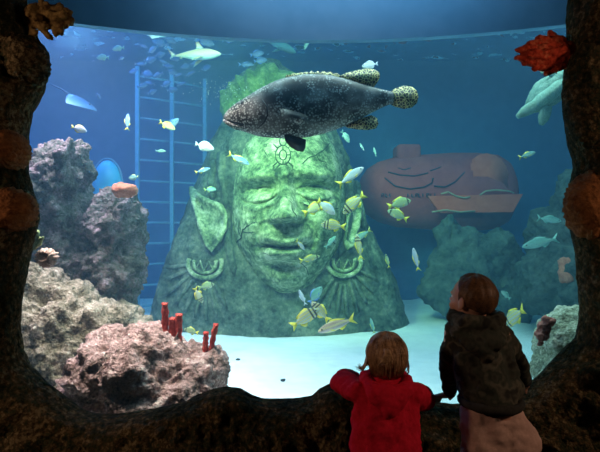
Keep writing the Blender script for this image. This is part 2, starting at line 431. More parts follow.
# corals on the rocks
bm = bmesh.new(); c = P(125, 190, 4.32)
add_ell(bm, c, (.115, .12, .06), seg=32, rings=20); rough(bm, (9, .02), (30, .01), seed=4)
tag(obj('brain_coral', bm, M['pink']), 'salmon pink brain coral on the right shoulder of the tall purplish rock', 'coral')
bm = bmesh.new(); c = P(47, 258, 3.22)
bmv = add_ell(bm, c, (.068, .06, .06), seg=56, rings=30)
for v in bm.verts:
    d = v.co-c; a = math.atan2(d.z, d.x)
    v.co += d.normalized()*.007*math.sin(a*16)*(1 if d.y < .02 else .3)
    if d.y < 0:
        r = math.hypot(d.x, d.z-.012)
        v.co.y += .045*math.exp(-(r/.018)**2)
rough(bm, (20, .008), seed=9)
tag(obj('sponge', bm, M['anem']), 'round ribbed pale pink sponge on the left end of the reef mound', 'sponge')
bm = bmesh.new()
for (a, b, q) in [((33, 246), (38, 232), .012), ((35, 246), (43, 237), .012), ((32, 244), (32, 231), .01)]:
    add_caps(bm, [P(*a, 3.2), P(*b, 3.18)], [.022, q])
bm = rough(fuse(bm, .007, 2), (18, .01))
tag(obj('leaf_coral', bm, M['greencoral']), 'small green leafy coral beside the left pillar above the round sponge', 'coral')
for (a, b, r, lb) in [((165, 343), (165, 303), .022, 'tallest red tube sponge standing on the reef mound'), ((172, 345), (172, 318), .022, 'short red tube sponge leaning on the tallest one'),
                      ((178, 345), (179, 314), .024, 'thick red tube sponge right of the shortest one in the cluster'), ((205, 352), (206, 332), .018, 'stubby dark red tube sponge beside the tilted one'),
                      ((210, 354), (216, 324), .018, 'tilted dark red tube sponge on the right end of the reef mound')]:
    p0 = P(*a, 3.52); p1 = P(*b, 3.5); bm = bmesh.new()
    pts = [p0.lerp(p1, t/14) for t in range(15)]
    add_tube(bm, pts+[p1+(p1-p0).normalized()*-.03], [1.15*r*(.9+.10*math.sin(t*1.7+a[0])) for t in range(15)]+[r*.6], seg=18)
    rough(bm, (60, .005), seed=a[0])
    tag(obj('tube_sponge', bm, M['redtube']), lb, 'sponge', 'red tube sponges on the reef mound')
bm = bmesh.new()
for (a, b, r) in [((543, 328), 0, .04), ((548, 322), 0, .035), ((541, 336), 0, .03), ((540, 344), 0, .022)]:
    add_ell(bm, P(*a, 3.12), (r, r, r))
bm = rough(fuse(bm, .008, 2), (16, .02), (40, .008))
tag(obj('crust_coral', bm, M['crust']), 'reddish crusty coral on the left edge of the green boulder', 'coral')
bm = bmesh.new(); add_ell(bm, P(566, 272, 5.95), (.10, .08, .17)); rough(bm, (6, .05), (18, .02))
tag(obj('lump_coral', bm, M['pink']), 'dull orange coral on the hazy outcrop above the green boulder', 'coral')

for (a, b, lb) in [(238, 361, 'dark pebble on bare sand, largest near the sill'), (224, 366, 'dark pebble near the right foot of the reef mound'), (283, 379, 'small dark pebble on the sand left of the toddler')]:
    Y = CAMZ*F/(b-226); p = P(a, b, Y); bm = bmesh.new()
    add_ell(bm, (p.x, p.y, sand_z(p.x, p.y)+.008), (.022, .018, .014)); rough(bm, (40, .006), seed=a)
    tag(obj('pebble', bm, M['pebble']), lb, 'pebble', 'pebbles on the sand')

# blue grid frame far left
t = tag(empty('grid_frame', (-2.2, 8.3, 0)), 'tall blue ladder-like steel grid standing behind the purplish rock', 'grid frame')
A = V((-2.6, 8.0, 0)); Bp = V((-1.65, 8.67, 0)); mid = P(172, 226, 8.32); mid.z = 0
off = V((-2.2, 8.3, 0))
def part(name, bm, mat, par, off, smooth=True):
    o = obj(name, bm, mat, par, smooth)
    for v in o.data.vertices: v.co -= off
    return o
for p in (A, mid, Bp):
    bm = bmesh.new(); add_box(bm, (p.x-.032, p.y-.032, -.05), (p.x+.032, p.y+.032, 3.95), bevel=.008); part('post', bm, M['grid'], t, off, False)
for a, b in ((A, mid), (mid, Bp)):
    for q in range(12):
        z = .11+q*.336; bm = bmesh.new(); add_tube(bm, [a+V((0, 0, z)), b+V((0, 0, z))], .017, 8); part('rung', bm, M['grid'], t, off)

# blue dome behind the rock
bm = bmesh.new(); c = P(108, 186, 6.6)
add_ell(bm, c, (.19, .19, .34), seg=32, rings=20)
o = tag(obj('dome_float', bm, M['dome']), 'bright blue rounded dome showing above the purplish rock ledge', 'dome')
bm = bmesh.new(); k = 24
add_tube(bm, [c+V((.205*math.cos(q), -.03, .36*math.sin(q))) for q in [math.pi*2*i/48 for i in range(49)]], .010, 8)
obj('rim', bm, M['grid'], o)

# ------------------------------------------------------------------ glass reflection built as a solid: the red submarine
sub = empty('submarine_reflection', P(437, 215, 8.7)); so = sub.location.copy()
tag(sub, 'faint red submarine with small tower resting behind the rock ridge', 'submarine_reflection')
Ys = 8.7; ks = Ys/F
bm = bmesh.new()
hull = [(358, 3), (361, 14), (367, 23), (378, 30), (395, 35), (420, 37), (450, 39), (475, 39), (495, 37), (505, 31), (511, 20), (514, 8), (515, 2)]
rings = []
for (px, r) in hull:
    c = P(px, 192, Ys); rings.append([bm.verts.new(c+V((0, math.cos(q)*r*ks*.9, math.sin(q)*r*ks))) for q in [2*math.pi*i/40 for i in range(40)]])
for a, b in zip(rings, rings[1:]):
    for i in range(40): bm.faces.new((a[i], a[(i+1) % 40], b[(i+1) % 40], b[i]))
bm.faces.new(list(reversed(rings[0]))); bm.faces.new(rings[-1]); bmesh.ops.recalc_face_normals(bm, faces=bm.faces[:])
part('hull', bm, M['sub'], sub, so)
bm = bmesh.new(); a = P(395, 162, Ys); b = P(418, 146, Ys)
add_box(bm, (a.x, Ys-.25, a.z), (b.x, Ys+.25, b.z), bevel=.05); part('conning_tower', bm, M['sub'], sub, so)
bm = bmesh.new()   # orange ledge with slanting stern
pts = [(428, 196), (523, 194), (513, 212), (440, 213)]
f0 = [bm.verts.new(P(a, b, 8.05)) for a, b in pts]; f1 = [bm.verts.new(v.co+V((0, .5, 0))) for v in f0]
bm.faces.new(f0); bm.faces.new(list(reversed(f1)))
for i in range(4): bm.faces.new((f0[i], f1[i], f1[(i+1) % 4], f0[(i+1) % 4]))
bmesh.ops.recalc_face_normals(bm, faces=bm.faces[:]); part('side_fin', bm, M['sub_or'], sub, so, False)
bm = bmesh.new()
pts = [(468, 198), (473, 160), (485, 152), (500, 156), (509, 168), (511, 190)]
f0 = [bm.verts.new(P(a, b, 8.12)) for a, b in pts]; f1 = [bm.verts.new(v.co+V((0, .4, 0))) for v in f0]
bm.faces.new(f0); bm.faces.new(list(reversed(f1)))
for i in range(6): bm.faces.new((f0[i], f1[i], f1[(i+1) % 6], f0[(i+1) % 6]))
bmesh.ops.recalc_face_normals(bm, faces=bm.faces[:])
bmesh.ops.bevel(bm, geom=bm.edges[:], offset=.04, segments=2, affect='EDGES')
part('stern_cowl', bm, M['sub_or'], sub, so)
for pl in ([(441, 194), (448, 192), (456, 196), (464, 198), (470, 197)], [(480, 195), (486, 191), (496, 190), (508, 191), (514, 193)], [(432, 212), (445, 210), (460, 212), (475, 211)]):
    bm = bmesh.new(); add_tube(bm, [P(a, b, 8.03) for a, b in pl], .014, 8); part('reflection_streak', bm, M['sub_streak'], sub, so)  # pale reflection streaks on the pane, modelled as thin rods
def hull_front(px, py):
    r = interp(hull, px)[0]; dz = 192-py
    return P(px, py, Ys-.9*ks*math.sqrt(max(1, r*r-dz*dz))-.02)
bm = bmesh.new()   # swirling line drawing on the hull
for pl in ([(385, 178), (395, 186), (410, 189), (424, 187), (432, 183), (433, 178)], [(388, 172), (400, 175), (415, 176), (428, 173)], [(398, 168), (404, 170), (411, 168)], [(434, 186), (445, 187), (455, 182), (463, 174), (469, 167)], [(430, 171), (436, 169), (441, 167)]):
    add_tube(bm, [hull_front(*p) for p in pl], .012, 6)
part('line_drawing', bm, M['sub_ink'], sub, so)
bm = bmesh.new()   # row of letter-like strokes below the drawing, too faint to read
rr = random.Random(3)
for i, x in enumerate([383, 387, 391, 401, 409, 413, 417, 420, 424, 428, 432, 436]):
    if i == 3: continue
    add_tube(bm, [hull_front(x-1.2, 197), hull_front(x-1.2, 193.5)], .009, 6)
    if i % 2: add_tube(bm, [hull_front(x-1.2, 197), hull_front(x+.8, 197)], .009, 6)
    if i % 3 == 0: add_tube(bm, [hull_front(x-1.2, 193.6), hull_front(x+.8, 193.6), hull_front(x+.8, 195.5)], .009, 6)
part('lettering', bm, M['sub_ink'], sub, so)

# ------------------------------------------------------------------ the statue
st = empty('stone_statue', (-.25, 7.2, 0)); sto = st.location.copy()
tag(st, 'giant mossy green stone head with closed eyes rising from the sand', 'statue')
YB = 7.3
ledge = [(60, 245), (75, 234), (100, 226), (125, 221), (150, 209), (170, 202), (190, 194), (215, 184), (240, 174), (265, 166), (290, 157), (315, 150), (336, 144), (350, 140)]
redge = [(60, 290), (75, 302), (100, 318), (125, 334), (145, 343), (160, 348), (190, 356), (220, 366), (250, 379), (265, 386), (290, 396), (315, 405), (336, 412), (350, 415)]
def body_dims(py):
    l = interp(ledge, py)[0]; r = interp(redge, py)[0]
    hd = lerp(.42, .88, sstep(90, 335, py))
    return l, r, hd
def body_front(px, py):
    """front surface of the mantle for a pixel (solved at its own depth)"""
    Y = 6.6
    for _ in range(4):
        p = P(px, py, Y)
        pyB = 226-(p.z-CAMZ)*F/YB; pxB = 300+p.x*F/YB
        l, r, hd = body_dims(pyB); u = (pxB-(l+r)/2)/((r-l)/2)
        Y = YB-hd*(max(0, 1-abs(u)**2.6))**(1/2.6)
    return Y
bm = bmesh.new(); rows = []
nz, na = 110, 120
for i in range(nz+1):
    py = lerp(352, 62, i/nz); l, r, hd = body_dims(py); row = []
    top = sstep(90, 62, py); hd *= 1-.6*top; w = (r-l)/2*(1-.5*top)
    for k in range(na):
        q = 2*math.pi*k/na; cs, sn = math.cos(q), math.sin(q)
        u = math.copysign(abs(cs)**(2/2.6), cs); vv = math.copysign(abs(sn)**(2/2.6), sn)
        p = P((l+r)/2+u*w, py, YB); p.y += -vv*hd
        x = u*w; d = .045*fr(p, 1.6)+.02*fr(p, 5)
        d += .022*math.sin((x/w)*34+2*noise.noise(p*1.2))*sstep(345, 300, py)  # long locks of carved hair
        p += V((p.x+.25, p.y-YB, 0)).normalized()*d
        row.append(bm.verts.new(p))
    rows.append(row)
for i in range(nz):
    for k in range(na): bm.faces.new((rows[i][k], rows[i][(k+1) % na], rows[i+1][(k+1) % na], rows[i+1][k]))
bm.faces.new(list(reversed(rows[0]))); bm.faces.new(rows[-1]); bmesh.ops.recalc_face_normals(bm, faces=bm.faces[:])
part('mantle', bm, M['statue_hair'], st, sto)

FX, FY, FYC = 288.0, 207.0, 6.76   # middle of the face, depth of its rim
FD = .70
def arcd(u, v, u0, u1, v0, sag, wdt):
    if u < u0-4 or u > u1+4: return 0
    t = (u-(u0+u1)/2)/((u1-u0)/2); vv = v0+sag*(1-t*t)
    return math.exp(-((v-vv)/wdt)**2)*sstep(1.25, .8, abs(t))
def features(px, py):
    d = 0
    for (ex, ey, sl) in ((259, 196, -.13), (317, 194.5, .10)):
        qy = py-(px-ex)*sl          # the eyes slant down towards their outer corners
        d += 11*g2(px, qy, ex+2*(1 if sl > 0 else -1), ey-20, 26, 7.5)   # brow
        d -= 17*g2(px, qy, ex, ey-4, 25, 11)                             # socket
        d += 14*g2(px, qy, ex, ey+1, 17, 8)                              # closed lid
        d -= 6*arcd(px, qy, ex-19, ex+18, ey+2, 5.5, 1.5)                # lash line
        d += 3*arcd(px, qy, ex-18, ex+17, ey+7, 5.5, 2.4)
        d -= 3.5*arcd(px, qy, ex-19, ex+18, ey-3.5, -5, 1.6)
    t = (py-176)/(218-176); tc_ = max(0, min(1, t))
    if -.6 < t < 1.6:
        hgt = lerp(11, 28, tc_)*sstep(-.5, .1, t)*sstep(1.17, .98, t)
        wd = lerp(7, 11.5, tc_)
        d += hgt*math.exp(-(abs(px-lerp(284.5, 285.5, tc_))/wd)**2.4)
    d += 9*g2(px, py, 285.5, 215, 9, 7)
    d += 10*g2(px, py, 273.5, 218, 5.5, 5.5)+10*g2(px, py, 297, 217, 5.5, 5.5)
    d -= 7*g2(px, py, 279, 224.5, 4.5, 2.2)+7*g2(px, py, 295, 224, 4.5, 2.2)
    d += 6*g2(px, py, 251, 226, 14, 16)+6*g2(px, py, 322, 222, 12, 16)
    d -= 4*arcd(py, px, 222, 250, 264, -5, 4)+4*arcd(py, px, 222, 248, 309, 5, 4)
    d += 9*g2(px, py, 285, 244, 28, 18)
    d -= 3*g2(px, py, 286, 231, 3.5, 5)
    d += 10*math.exp(-((py-240-2*math.cos((px-285)/6))/4.5)**2)*sstep(26, 12, abs(px-284))
    d += 13*math.exp(-((py-254)/5.5)**2)*sstep(24, 10, abs(px-284))
    d -= 15*math.exp(-((py-247-1.2*math.cos((px-285)/6))/2.0)**2)*sstep(26, 18, abs(px-284))
    d -= 5*g2(px, py, 258, 248, 4, 4)+5*g2(px, py, 311, 247, 4, 4)
    d -= 9*g2(px, py, 285, 265, 17, 4.5)
    d += 10*g2(px, py, 284, 281, 17, 10)
    d += 3*g2(px, py, 288, 150, 44, 20)
    return d
KF = 6.2/F
def face_pt(rho, th, jit=True):
    cs, sn = math.cos(th), math.sin(th)
    e = 2.25
    u = math.copysign(abs(cs)**(2/e), cs)*57*rho; v = math.copysign(abs(sn)**(2/e), sn)*92*rho
    u *= 1-.24*sstep(25, 92, v)
    px, py = FX+u, FY+v
    base = FD*max(0, 1-rho**2.7)**.5
    Y = FYC-base-features(px, py)*KF*sstep(1, .86, rho)
    return px, py, Y
def face_front(px, py):
    v = py-FY; j = 1-.24*sstep(25, 92, v); u = (px-FX)/j
    e = 2.25; rho = (abs(u/57)**e+abs(v/92)**e)**(1/e)
    if rho >= 1: return 99
    return FYC-FD*max(0, 1-rho**2.7)**.5-features(px, py)*KF*sstep(1, .86, rho)
bm = bmesh.new(); nr, na = 100, 300; rows = []
c0 = face_pt(0, 0); cv = bm.verts.new(P(*c0))
for i in range(1, nr+1):
    rho = 1-(1-i/nr)**1.15
    row = []
    for k in range(na):
        p = P(*face_pt(rho, 2*math.pi*k/na)); p.y += .012*fr(p, 3)+.006*fr(p, 9)
        row.append(bm.verts.new(p))
    rows.append(row)
for k in range(na): bm.faces.new((cv, rows[0][(k+1) % na], rows[0][k]))
for i in range(nr-1):
    for k in range(na): bm.faces.new((rows[i][k], rows[i][(k+1) % na], rows[i+1][(k+1) % na], rows[i+1][k]))
back = [bm.verts.new(v.co+V((0, .45, 0))) for v in rows[-1]]
for k in range(na): bm.faces.new((rows[-1][k], rows[-1][(k+1) % na], back[(k+1) % na], back[k]))
bm.faces.new(back); bmesh.ops.recalc_face_normals(bm, faces=bm.faces[:])
part('face', bm, M['statue'], st, sto)

# head dome behind the face, combed with fine strands
bm = bmesh.new(); k = 6.95/F; c = P(280, 178, 6.95)
add_ell(bm, c, (66*k, .52, 70*k), seg=160, rings=70)
for v in bm.verts:
    d = v.co-c; a = math.atan2(d.x, d.z+.3)
    v.co += d.normalized()*(.014*math.sin(a*60+3*noise.noise(v.co*2))+.03*fr(v.co, 2.4)+.012*fr(v.co, 7))
part('scalp', bm, M['statue_hair'], st, sto)

# crown of swirled green stone
bm = bmesh.new()
for (px, py, rx, ry, Y, d) in [(262, 96, 38, 27, 6.85, .45), (285, 92, 24, 17, 6.8, .4), (240, 105, 20, 22, 6.85, .4), (300, 100, 16, 14, 6.8, .35), (266, 78, 16, 12, 6.85, .3)]:
    k = Y/F; add_ell(bm, P(px, py, Y), (rx*k, d, ry*k))
bm = fuse(bm, .03, 2)
for v in bm.verts:
    p = v.co; d = .035*math.sin((p.x*1.2+p.z*.6+.5*noise.noise(p*1.6))*26)
    v.co += v.normal*(d+.06*fr(p, 2.2))
part('crown', bm, M['statue_crown'], st, sto)

# pointed ears, rings and feathered ear ornaments
def on_body(px, py, lift=0): return P(px, py, body_front(px, py)-lift)
def on_top(px, py, lift=0):
    """nearest of mantle and head dome under a pixel"""
    Y = body_front(px, py)
    u, w_ = (px-280)/66, (py-178)/70
    if u*u+w_*w_ < 1: Y = min(Y, 6.95-.52*math.sqrt(1-u*u-w_*w_))
    return P(px, py, Y-lift)
for side in (0, 1):
    if side == 0: ol = [(191, 188), (199, 196), (210, 202), (220, 206), (226, 215), (225, 228), (218, 241), (211, 251), (206, 244), (202, 230), (197, 214), (193, 201)]
    else: ol = [(358, 196), (361, 204), (360, 216), (357, 230), (352, 244), (348, 250), (346, 240), (347, 224), (349, 208), (352, 198)]
    cxo = sum(p[0] for p in ol)/len(ol); cyo = sum(p[1] for p in ol)/len(ol)
    bm = bmesh.new()
    rim = [on_top(a, b, .13) for a, b in ol]; cc = on_top(cxo, cyo, .05)
    vr = [bm.verts.new(p) for p in rim]; vb = [bm.verts.new(p+V((0, .30, 0))) for p in rim]
    vi = [bm.verts.new(p.lerp(cc, .35)) for p in rim]; vc = bm.verts.new(cc); vk = bm.verts.new(cc+V((0, .35, 0)))
    n_ = len(ol)
    for i in range(n_):
        j = (i+1) % n_
        bm.faces.new((vr[i], vr[j], vi[j], vi[i])); bm.faces.new((vi[i], vi[j], vc)); bm.faces.new((vr[j], vr[i], vb[i], vb[j])); bm.faces.new((vb[j], vb[i], vk))
    bmesh.ops.recalc_face_normals(bm, faces=bm.faces[:])
    add_tube(bm, rim+[rim[0]], .038, 8)
    bm = rough(fuse(bm, .022, 2), (4, .02), seed=side)
    part('ear', bm, M['statue'], st, sto)
    cx, cy = (205, 264) if side == 0 else (344, 262)
    bm = bmesh.new(); sg = -1 if side == 0 else 1
    for rad, hh, rr_ in ((17, 14, .030), (11, 9, .022)):      # half-moon collar of the ornament
        add_tube(bm, [on_body(cx+rad*math.cos(q), cy+hh*math.sin(q), .05) for q in [math.pi*(i/20*1.25-.12) for i in range(21)]], rr_, 8)
    zig = [(cx-12, cy-4), (cx-9, cy+5), (cx-5, cy-3), (cx-1, cy+8), (cx+4, cy-2), (cx+8, cy+6), (cx+12, cy-4)]
    add_tube(bm, [on_body(a, b, .06) for a, b in zig], .018, 6)
    o = part('ear_ornament', bm, M['statue'], st, sto)
    tips = ([(163, 268), (162, 281), (166, 294), (174, 305), (184, 313), (195, 318), (206, 320), (217, 317), (227, 309)] if side == 0 else
            [(317, 303), (326, 312), (336, 318), (347, 318), (358, 313), (367, 304), (374, 293), (379, 281)])
    for (tx, ty) in tips:
        bm = bmesh.new(); n = 7; pts = []
        for i in range(n):
            t = lerp(.40, 1, i/(n-1)); pts.append(on_body(lerp(cx, tx, t), lerp(cy, ty, t), .02))
        add_tube(bm, pts, [.018, .024, .028, .030, .030, .027, .014], 10)
        o2 = obj('feather', bm, M['statue_hair'], o)
        for v in o2.data.vertices: v.co -= sto
# carved locks either side of the face
for pl in ([(224, 150), (222, 175), (226, 205), (228, 240), (234, 275)], [(214, 160), (211, 180), (213, 200)], [(349, 165), (350, 190), (348, 220), (340, 256)], [(356, 180), (360, 205), (364, 228)]):
    bm = bmesh.new(); q = []
    for a, b in zip(pl, pl[1:]): q += [(lerp(a[0], b[0], t/5), lerp(a[1], b[1], t/5)) for t in range(5)]
    q.append(pl[-1])
    add_tube(bm, [on_top(a, b, .02) for a, b in q], [.02]+[.055]*(len(q)-2)+[.02], 10); rough(bm, (5, .02)); part('hair_lock', bm, M['statue_hair'], st, sto)
# turtle emblem carved on the forehead
def on_face(px, py, lift=.004):
    return P(px, py, min(face_front(px, py), 6.6)-lift)
bm = bmesh.new()
def ov(cx, cy, rx, ry, ang=0, n=26):
    r = []
    for i in range(n+1):
        q = 2*math.pi*i/n; a, b = rx*math.cos(q), ry*math.sin(q)
        r.append((cx+a*math.cos(ang)-b*math.sin(ang), cy+a*math.sin(ang)+b*math.cos(ang)))
    return r
tl = [ov(283, 155, 7.5, 9.5), ov(283, 141.5, 3.4, 4.2), ov(283, 155, 3.6, 5),
      [(277.5, 148), (272, 143), (267, 144), (265, 152), (268, 157), (270, 151), (276, 152)], [(288.5, 148), (294, 143), (299, 145), (301, 153), (298, 158), (296, 152), (290, 152)],
      [(278, 162), (273, 166), (274, 171), (280, 164.5)], [(288, 162), (293, 166), (292, 171), (286, 164.5)], [(283, 145), (283, 150)], [(276, 155), (279.4, 155)], [(286.6, 155), (290, 155)], [(283, 160), (283, 164)]]
for pl in tl: add_tube(bm, [on_face(a, b, .0) for a, b in pl], .009, 6)
part('turtle_emblem', bm, M['groove'], st, sto)
for pl, r in (([(236, 243), (241, 238), (243, 230), (249, 225), (256, 222), (262, 224)], .009), ([(241, 238), (238, 228), (240, 220)], .006), ([(243, 232), (250, 233), (255, 231)], .006), ([(232, 262), (236, 251), (236, 243)], .009),
              ([(285, 196), (291, 203), (293, 212), (297, 216)], .007), ([(303, 204), (312, 207), (322, 205), (331, 209), (340, 208)], .007), ([(307, 200), (312, 207), (314, 214)], .005),
              ([(301, 165), (308, 158), (316, 155), (324, 150), (330, 143)], .007), ([(316, 155), (319, 160), (327, 163)], .005), ([(262, 252), (270, 256), (281, 254)], .004),
              ([(316, 236), (322, 241), (330, 240), (336, 244)], .006), ([(300, 262), (306, 268), (309, 276)], .005)):
    q = []
    for (a, b), (c_, d_) in zip(pl, pl[1:]):
        for i in range(4): q.append((lerp(a, c_, i/4)+random.uniform(-.5, .5), lerp(b, d_, i/4)+random.uniform(-.5, .5)))
    q.append(pl[-1]); bm = bmesh.new(); add_tube(bm, [on_face(a, b, .001) for a, b in q], [r]*(len(q)-1)+[r*.3], 6)
    part('crack', bm, M['groove'], st, sto)

# ------------------------------------------------------------------ fish
def add_fin(bm, pts, th, y=0.0, bend=0.0):
    """a fin: outline in the x-z plane with a thickness that dies out at its rim"""
    c = V((sum(p[0] for p in pts)/len(pts), y, sum(p[1] for p in pts)/len(pts)))
    rim = [bm.verts.new((p[0], y+bend*(p[0]-c.x)**2, p[1])) for p in pts]
    a = bm.verts.new(c+V((0, th, 0))); b = bm.verts.new(c-V((0, th, 0)))
    for i in range(len(pts)):
        j = (i+1) % len(pts); bm.faces.new((rim[i], rim[j], a)); bm.faces.new((rim[j], rim[i], b))

def fish_body(bm, prof, width=.42, seg=20, sub=3):
    """prof: (x, z_top, z_bottom) from tail root to snout; body as a loft"""
    tab = []
    for a, b in zip(prof, prof[1:]):
        for i in range(sub): tab.append([lerp(p, q, i/sub) for p, q in zip(a, b)])
    tab.append(list(prof[-1])); rings = []
    # soften
    for _ in range(2):
        tab = [tab[0]]+[[tab[i][0]]+[(tab[i-1][j]+2*tab[i][j]+tab[i+1][j])/4 for j in (1, 2)] for i in range(1, len(tab)-1)]+[tab[-1]]
    n = len(tab)
    for i, (x, zt, zb) in enumerate(tab):
        c = (zt+zb)/2; h = (zt-zb)/2; w = h*width*(1.0+.35*sstep(.5, .95, i/n))
        rings.append([bm.verts.new((x, math.cos(q)*w, c+math.sin(q)*h)) for q in [2*math.pi*k/seg for k in range(seg)]])
    for a, b in zip(rings, rings[1:]):
        for k in range(seg): bm.faces.new((a[k], b[k], b[(k+1) % seg], a[(k+1) % seg]))
    bm.faces.new(rings[0]); bm.faces.new(list(reversed(rings[-1]))); bmesh.ops.recalc_face_normals(bm, faces=bm.faces[:])

KIND = {
 'deep': dict(prof=[(-.30, .045, -.04), (-.2, .10, -.09), (-.05, .19, -.16), (.12, .225, -.18), (.28, .18, -.165), (.40, .10, -.12), (.47, .035, -.07), (.5, .005, -.04)],
              tail=[(-.29, .035), (-.38, .10), (-.5, .17), (-.44, .02), (-.43, 0), (-.44, -.02), (-.5, -.16), (-.38, -.09), (-.29, -.035)],
              dorsal=[(.22, .19), (.14, .265), (.05, .25), (-.05, .225), (-.16, .19), (-.24, .14), (-.22, .09), (-.05, .15), (.12, .2)],
              anal=[(.0, -.15), (-.07, -.25), (-.16, -.21), (-.23, -.12), (-.2, -.08), (-.08, -.13)], pect=[(.2, -.05), (.12, -.1), (.06, -.17), (.15, -.12)]),
 'slim': dict(prof=[(-.32, .03, -.03), (-.2, .065, -.06), (-.05, .115, -.105), (.12, .14, -.13), (.28, .12, -.11), (.40, .075, -.075), (.47, .035, -.045), (.5, .005, -.015)],
              tail=[(-.31, .025), (-.40, .09), (-.5, .16), (-.43, .03), (-.41, 0), (-.43, -.03), (-.5, -.15), (-.40, -.08), (-.31, -.025)],
              dorsal=[(.2, .125), (.12, .175), (.0, .165), (-.14, .12), (-.24, .09), (-.2, .06), (-.05, .1), (.1, .13)],
              anal=[(-.02, -.1), (-.08, -.165), (-.17, -.12), (-.24, -.07), (-.18, -.05)], pect=[(.22, -.03), (.12, -.06), (.06, -.12), (.15, -.08)]),
 'oval': dict(prof=[(-.33, .03, -.03), (-.26, .09, -.08), (-.12, .2, -.18), (.05, .245, -.22), (.22, .22, -.2), (.36, .14, -.14), (.46, .06, -.075), (.5, .01, -.03)],
              tail=[(-.32, .025), (-.40, .10), (-.5, .15), (-.45, .02), (-.45, -.02), (-.5, -.14), (-.40, -.09), (-.32, -.025)],
              dorsal=[(.25, .2), (.15, .27), (0, .285), (-.15, .24), (-.26, .15), (-.25, .08), (-.1, .19), (.08, .23)],
              anal=[(.1, -.2), (.0, -.27), (-.15, -.23), (-.26, -.13), (-.24, -.07), (-.08, -.19)], pect=[(.2, 0), (.12, -.03), (.06, -.1), (.15, -.06)]),
}
SK = {  # white-lavender and green tints put the coloured tank light into the skin
 'pork': fish_skin('porkfish_skin', (.60, .62, .35), (.72, .78, .62), (.75, .8, .7), bands=[.80, .66], stripe=4.5, stripe_col=(.72, .62, .10)),
 'silver': fish_skin('silver_skin', (.55, .65, .8), (.85, .88, .95), (.95, .95, .97)),
 'lav': fish_skin('lavender_lit_skin', (.62, .62, .80), (.80, .80, .92), (.88, .88, .95)),
 'blue': fish_skin('blue_skin', (.12, .28, .75), (.30, .52, .95), (.6, .75, .95)),
 'teal': fish_skin('teal_skin', (.16, .42, .36), (.36, .68, .58), (.5, .78, .7)),
 'green': fish_skin('green_lit_skin', (.40, .55, .22), (.58, .72, .36), (.74, .8, .55), bands=[.82]),
 'yellow': fish_skin('yellow_skin', (.68, .6, .16), (.85, .78, .3), (.9, .88, .6)),
 'pinkw': fish_skin('pink_white_skin', (.72, .52, .32), (.92, .68, .62), (.98, .9, .86), stripe=2.2, stripe_col=(.85, .75, .35)),
 'school': fish_skin('blue_grey_skin', (.06, .14, .32), (.12, .24, .48), (.24, .38, .6)),
}
FINM = {'y': plain('yellow_fin', (.85, .72, .08), .5, .3, .15), 'b': plain('blue_fin', (.15, .3, .7), .5, .3, .15), 't': plain('teal_fin', (.25, .5, .42), .5, .3, .15),
        'g': plain('green_fin', (.55, .62, .15), .5, .3, .15), 'w': plain('pale_fin', (.7, .75, .85), .5, .3, .15)}
PROTO = {}
def make_fish(kind, skin, fin, name, parts):
    k = KIND[kind]
    bm = bmesh.new(); fish_body(bm, k['prof'])
    if not parts:
        add_fin(bm, k['tail'], .012); add_fin(bm, k['dorsal'], .012); add_fin(bm, k['anal'], .012)
        return mesh_from(bm, name), SK[skin], []
    me = mesh_from(bm, name); ch = []
    b = bmesh.new(); add_fin(b, k['tail'], .014); ch.append(('tail_fin', mesh_from(b, 'tail_fin'), FINM[fin]))
    b = bmesh.new(); add_fin(b, k['dorsal'], .012); ch.append(('dorsal_fin', mesh_from(b, 'dorsal_fin'), FINM[fin]))
    b = bmesh.new(); add_fin(b, k['anal'], .012); ch.append(('anal_fin', mesh_from(b, 'anal_fin'), FINM[fin]))
    zt = interp(k['prof'], .39)
    w = (zt[0]-zt[1])/2*.42*1.3
    for s in (-1, 1):
        b = bmesh.new(); add_ell(b, (.39, s*w*.85, .02), (.022, .016, .022), seg=12, rings=8); ch.append(('eye', mesh_from(b, 'eye'), M['black']))
        b = bmesh.new(); ww = (interp(k['prof'], .2)[0]-interp(k['prof'], .2)[1])/2*.42*1.1
        add_fin(b, k['pect'], .008, s*(ww+.01)); ch.append(('pectoral_fin', mesh_from(b, 'pectoral_fin'), FINM[fin]))
    return me, SK[skin], ch
def aim(o, head, tail, depth, loc, scale, upv=None):
    """point local +x from tail to head (pixels), turned in depth by `depth` radians"""
    d = V((head[0]-tail[0], 0, -(head[1]-tail[1]))).normalized()
    d = d*math.cos(depth)+V((0, math.sin(depth), 0))
    up = V(upv) if upv else (V((0, 0, 1)) if abs(d.z) < .8 else V((-.8, -.3, .2)))
    y = up.cross(d).normalized(); z = d.cross(y)
    m = Matrix((d, y, z)).transposed().to_4x4()
    o.matrix_world = Matrix.Translation(loc) @ m @ Matrix.Diagonal((scale, scale, scale, 1))
def fish(name, kind, skin, fin, tail, head, Y, label, depth=0.0, parts=True, group='reef fish around the statue', upv=None):
    key = (kind, skin, fin, parts)
    if key not in PROTO: PROTO[key] = make_fish(kind, skin, fin, name, parts)
    me, mt, ch = PROTO[key]
    o = link(name, me, mt)
    for (n, m2, mm) in ch: link(n, m2, mm, o)
    L = math.hypot(head[0]-tail[0], head[1]-tail[1])/F*Y/max(.25, abs(math.cos(depth)))
    aim(o, head, tail, depth, P((head[0]+tail[0])/2, (head[1]+tail[1])/2, Y), L, upv)
    return tag(o, label, 'fish', group)

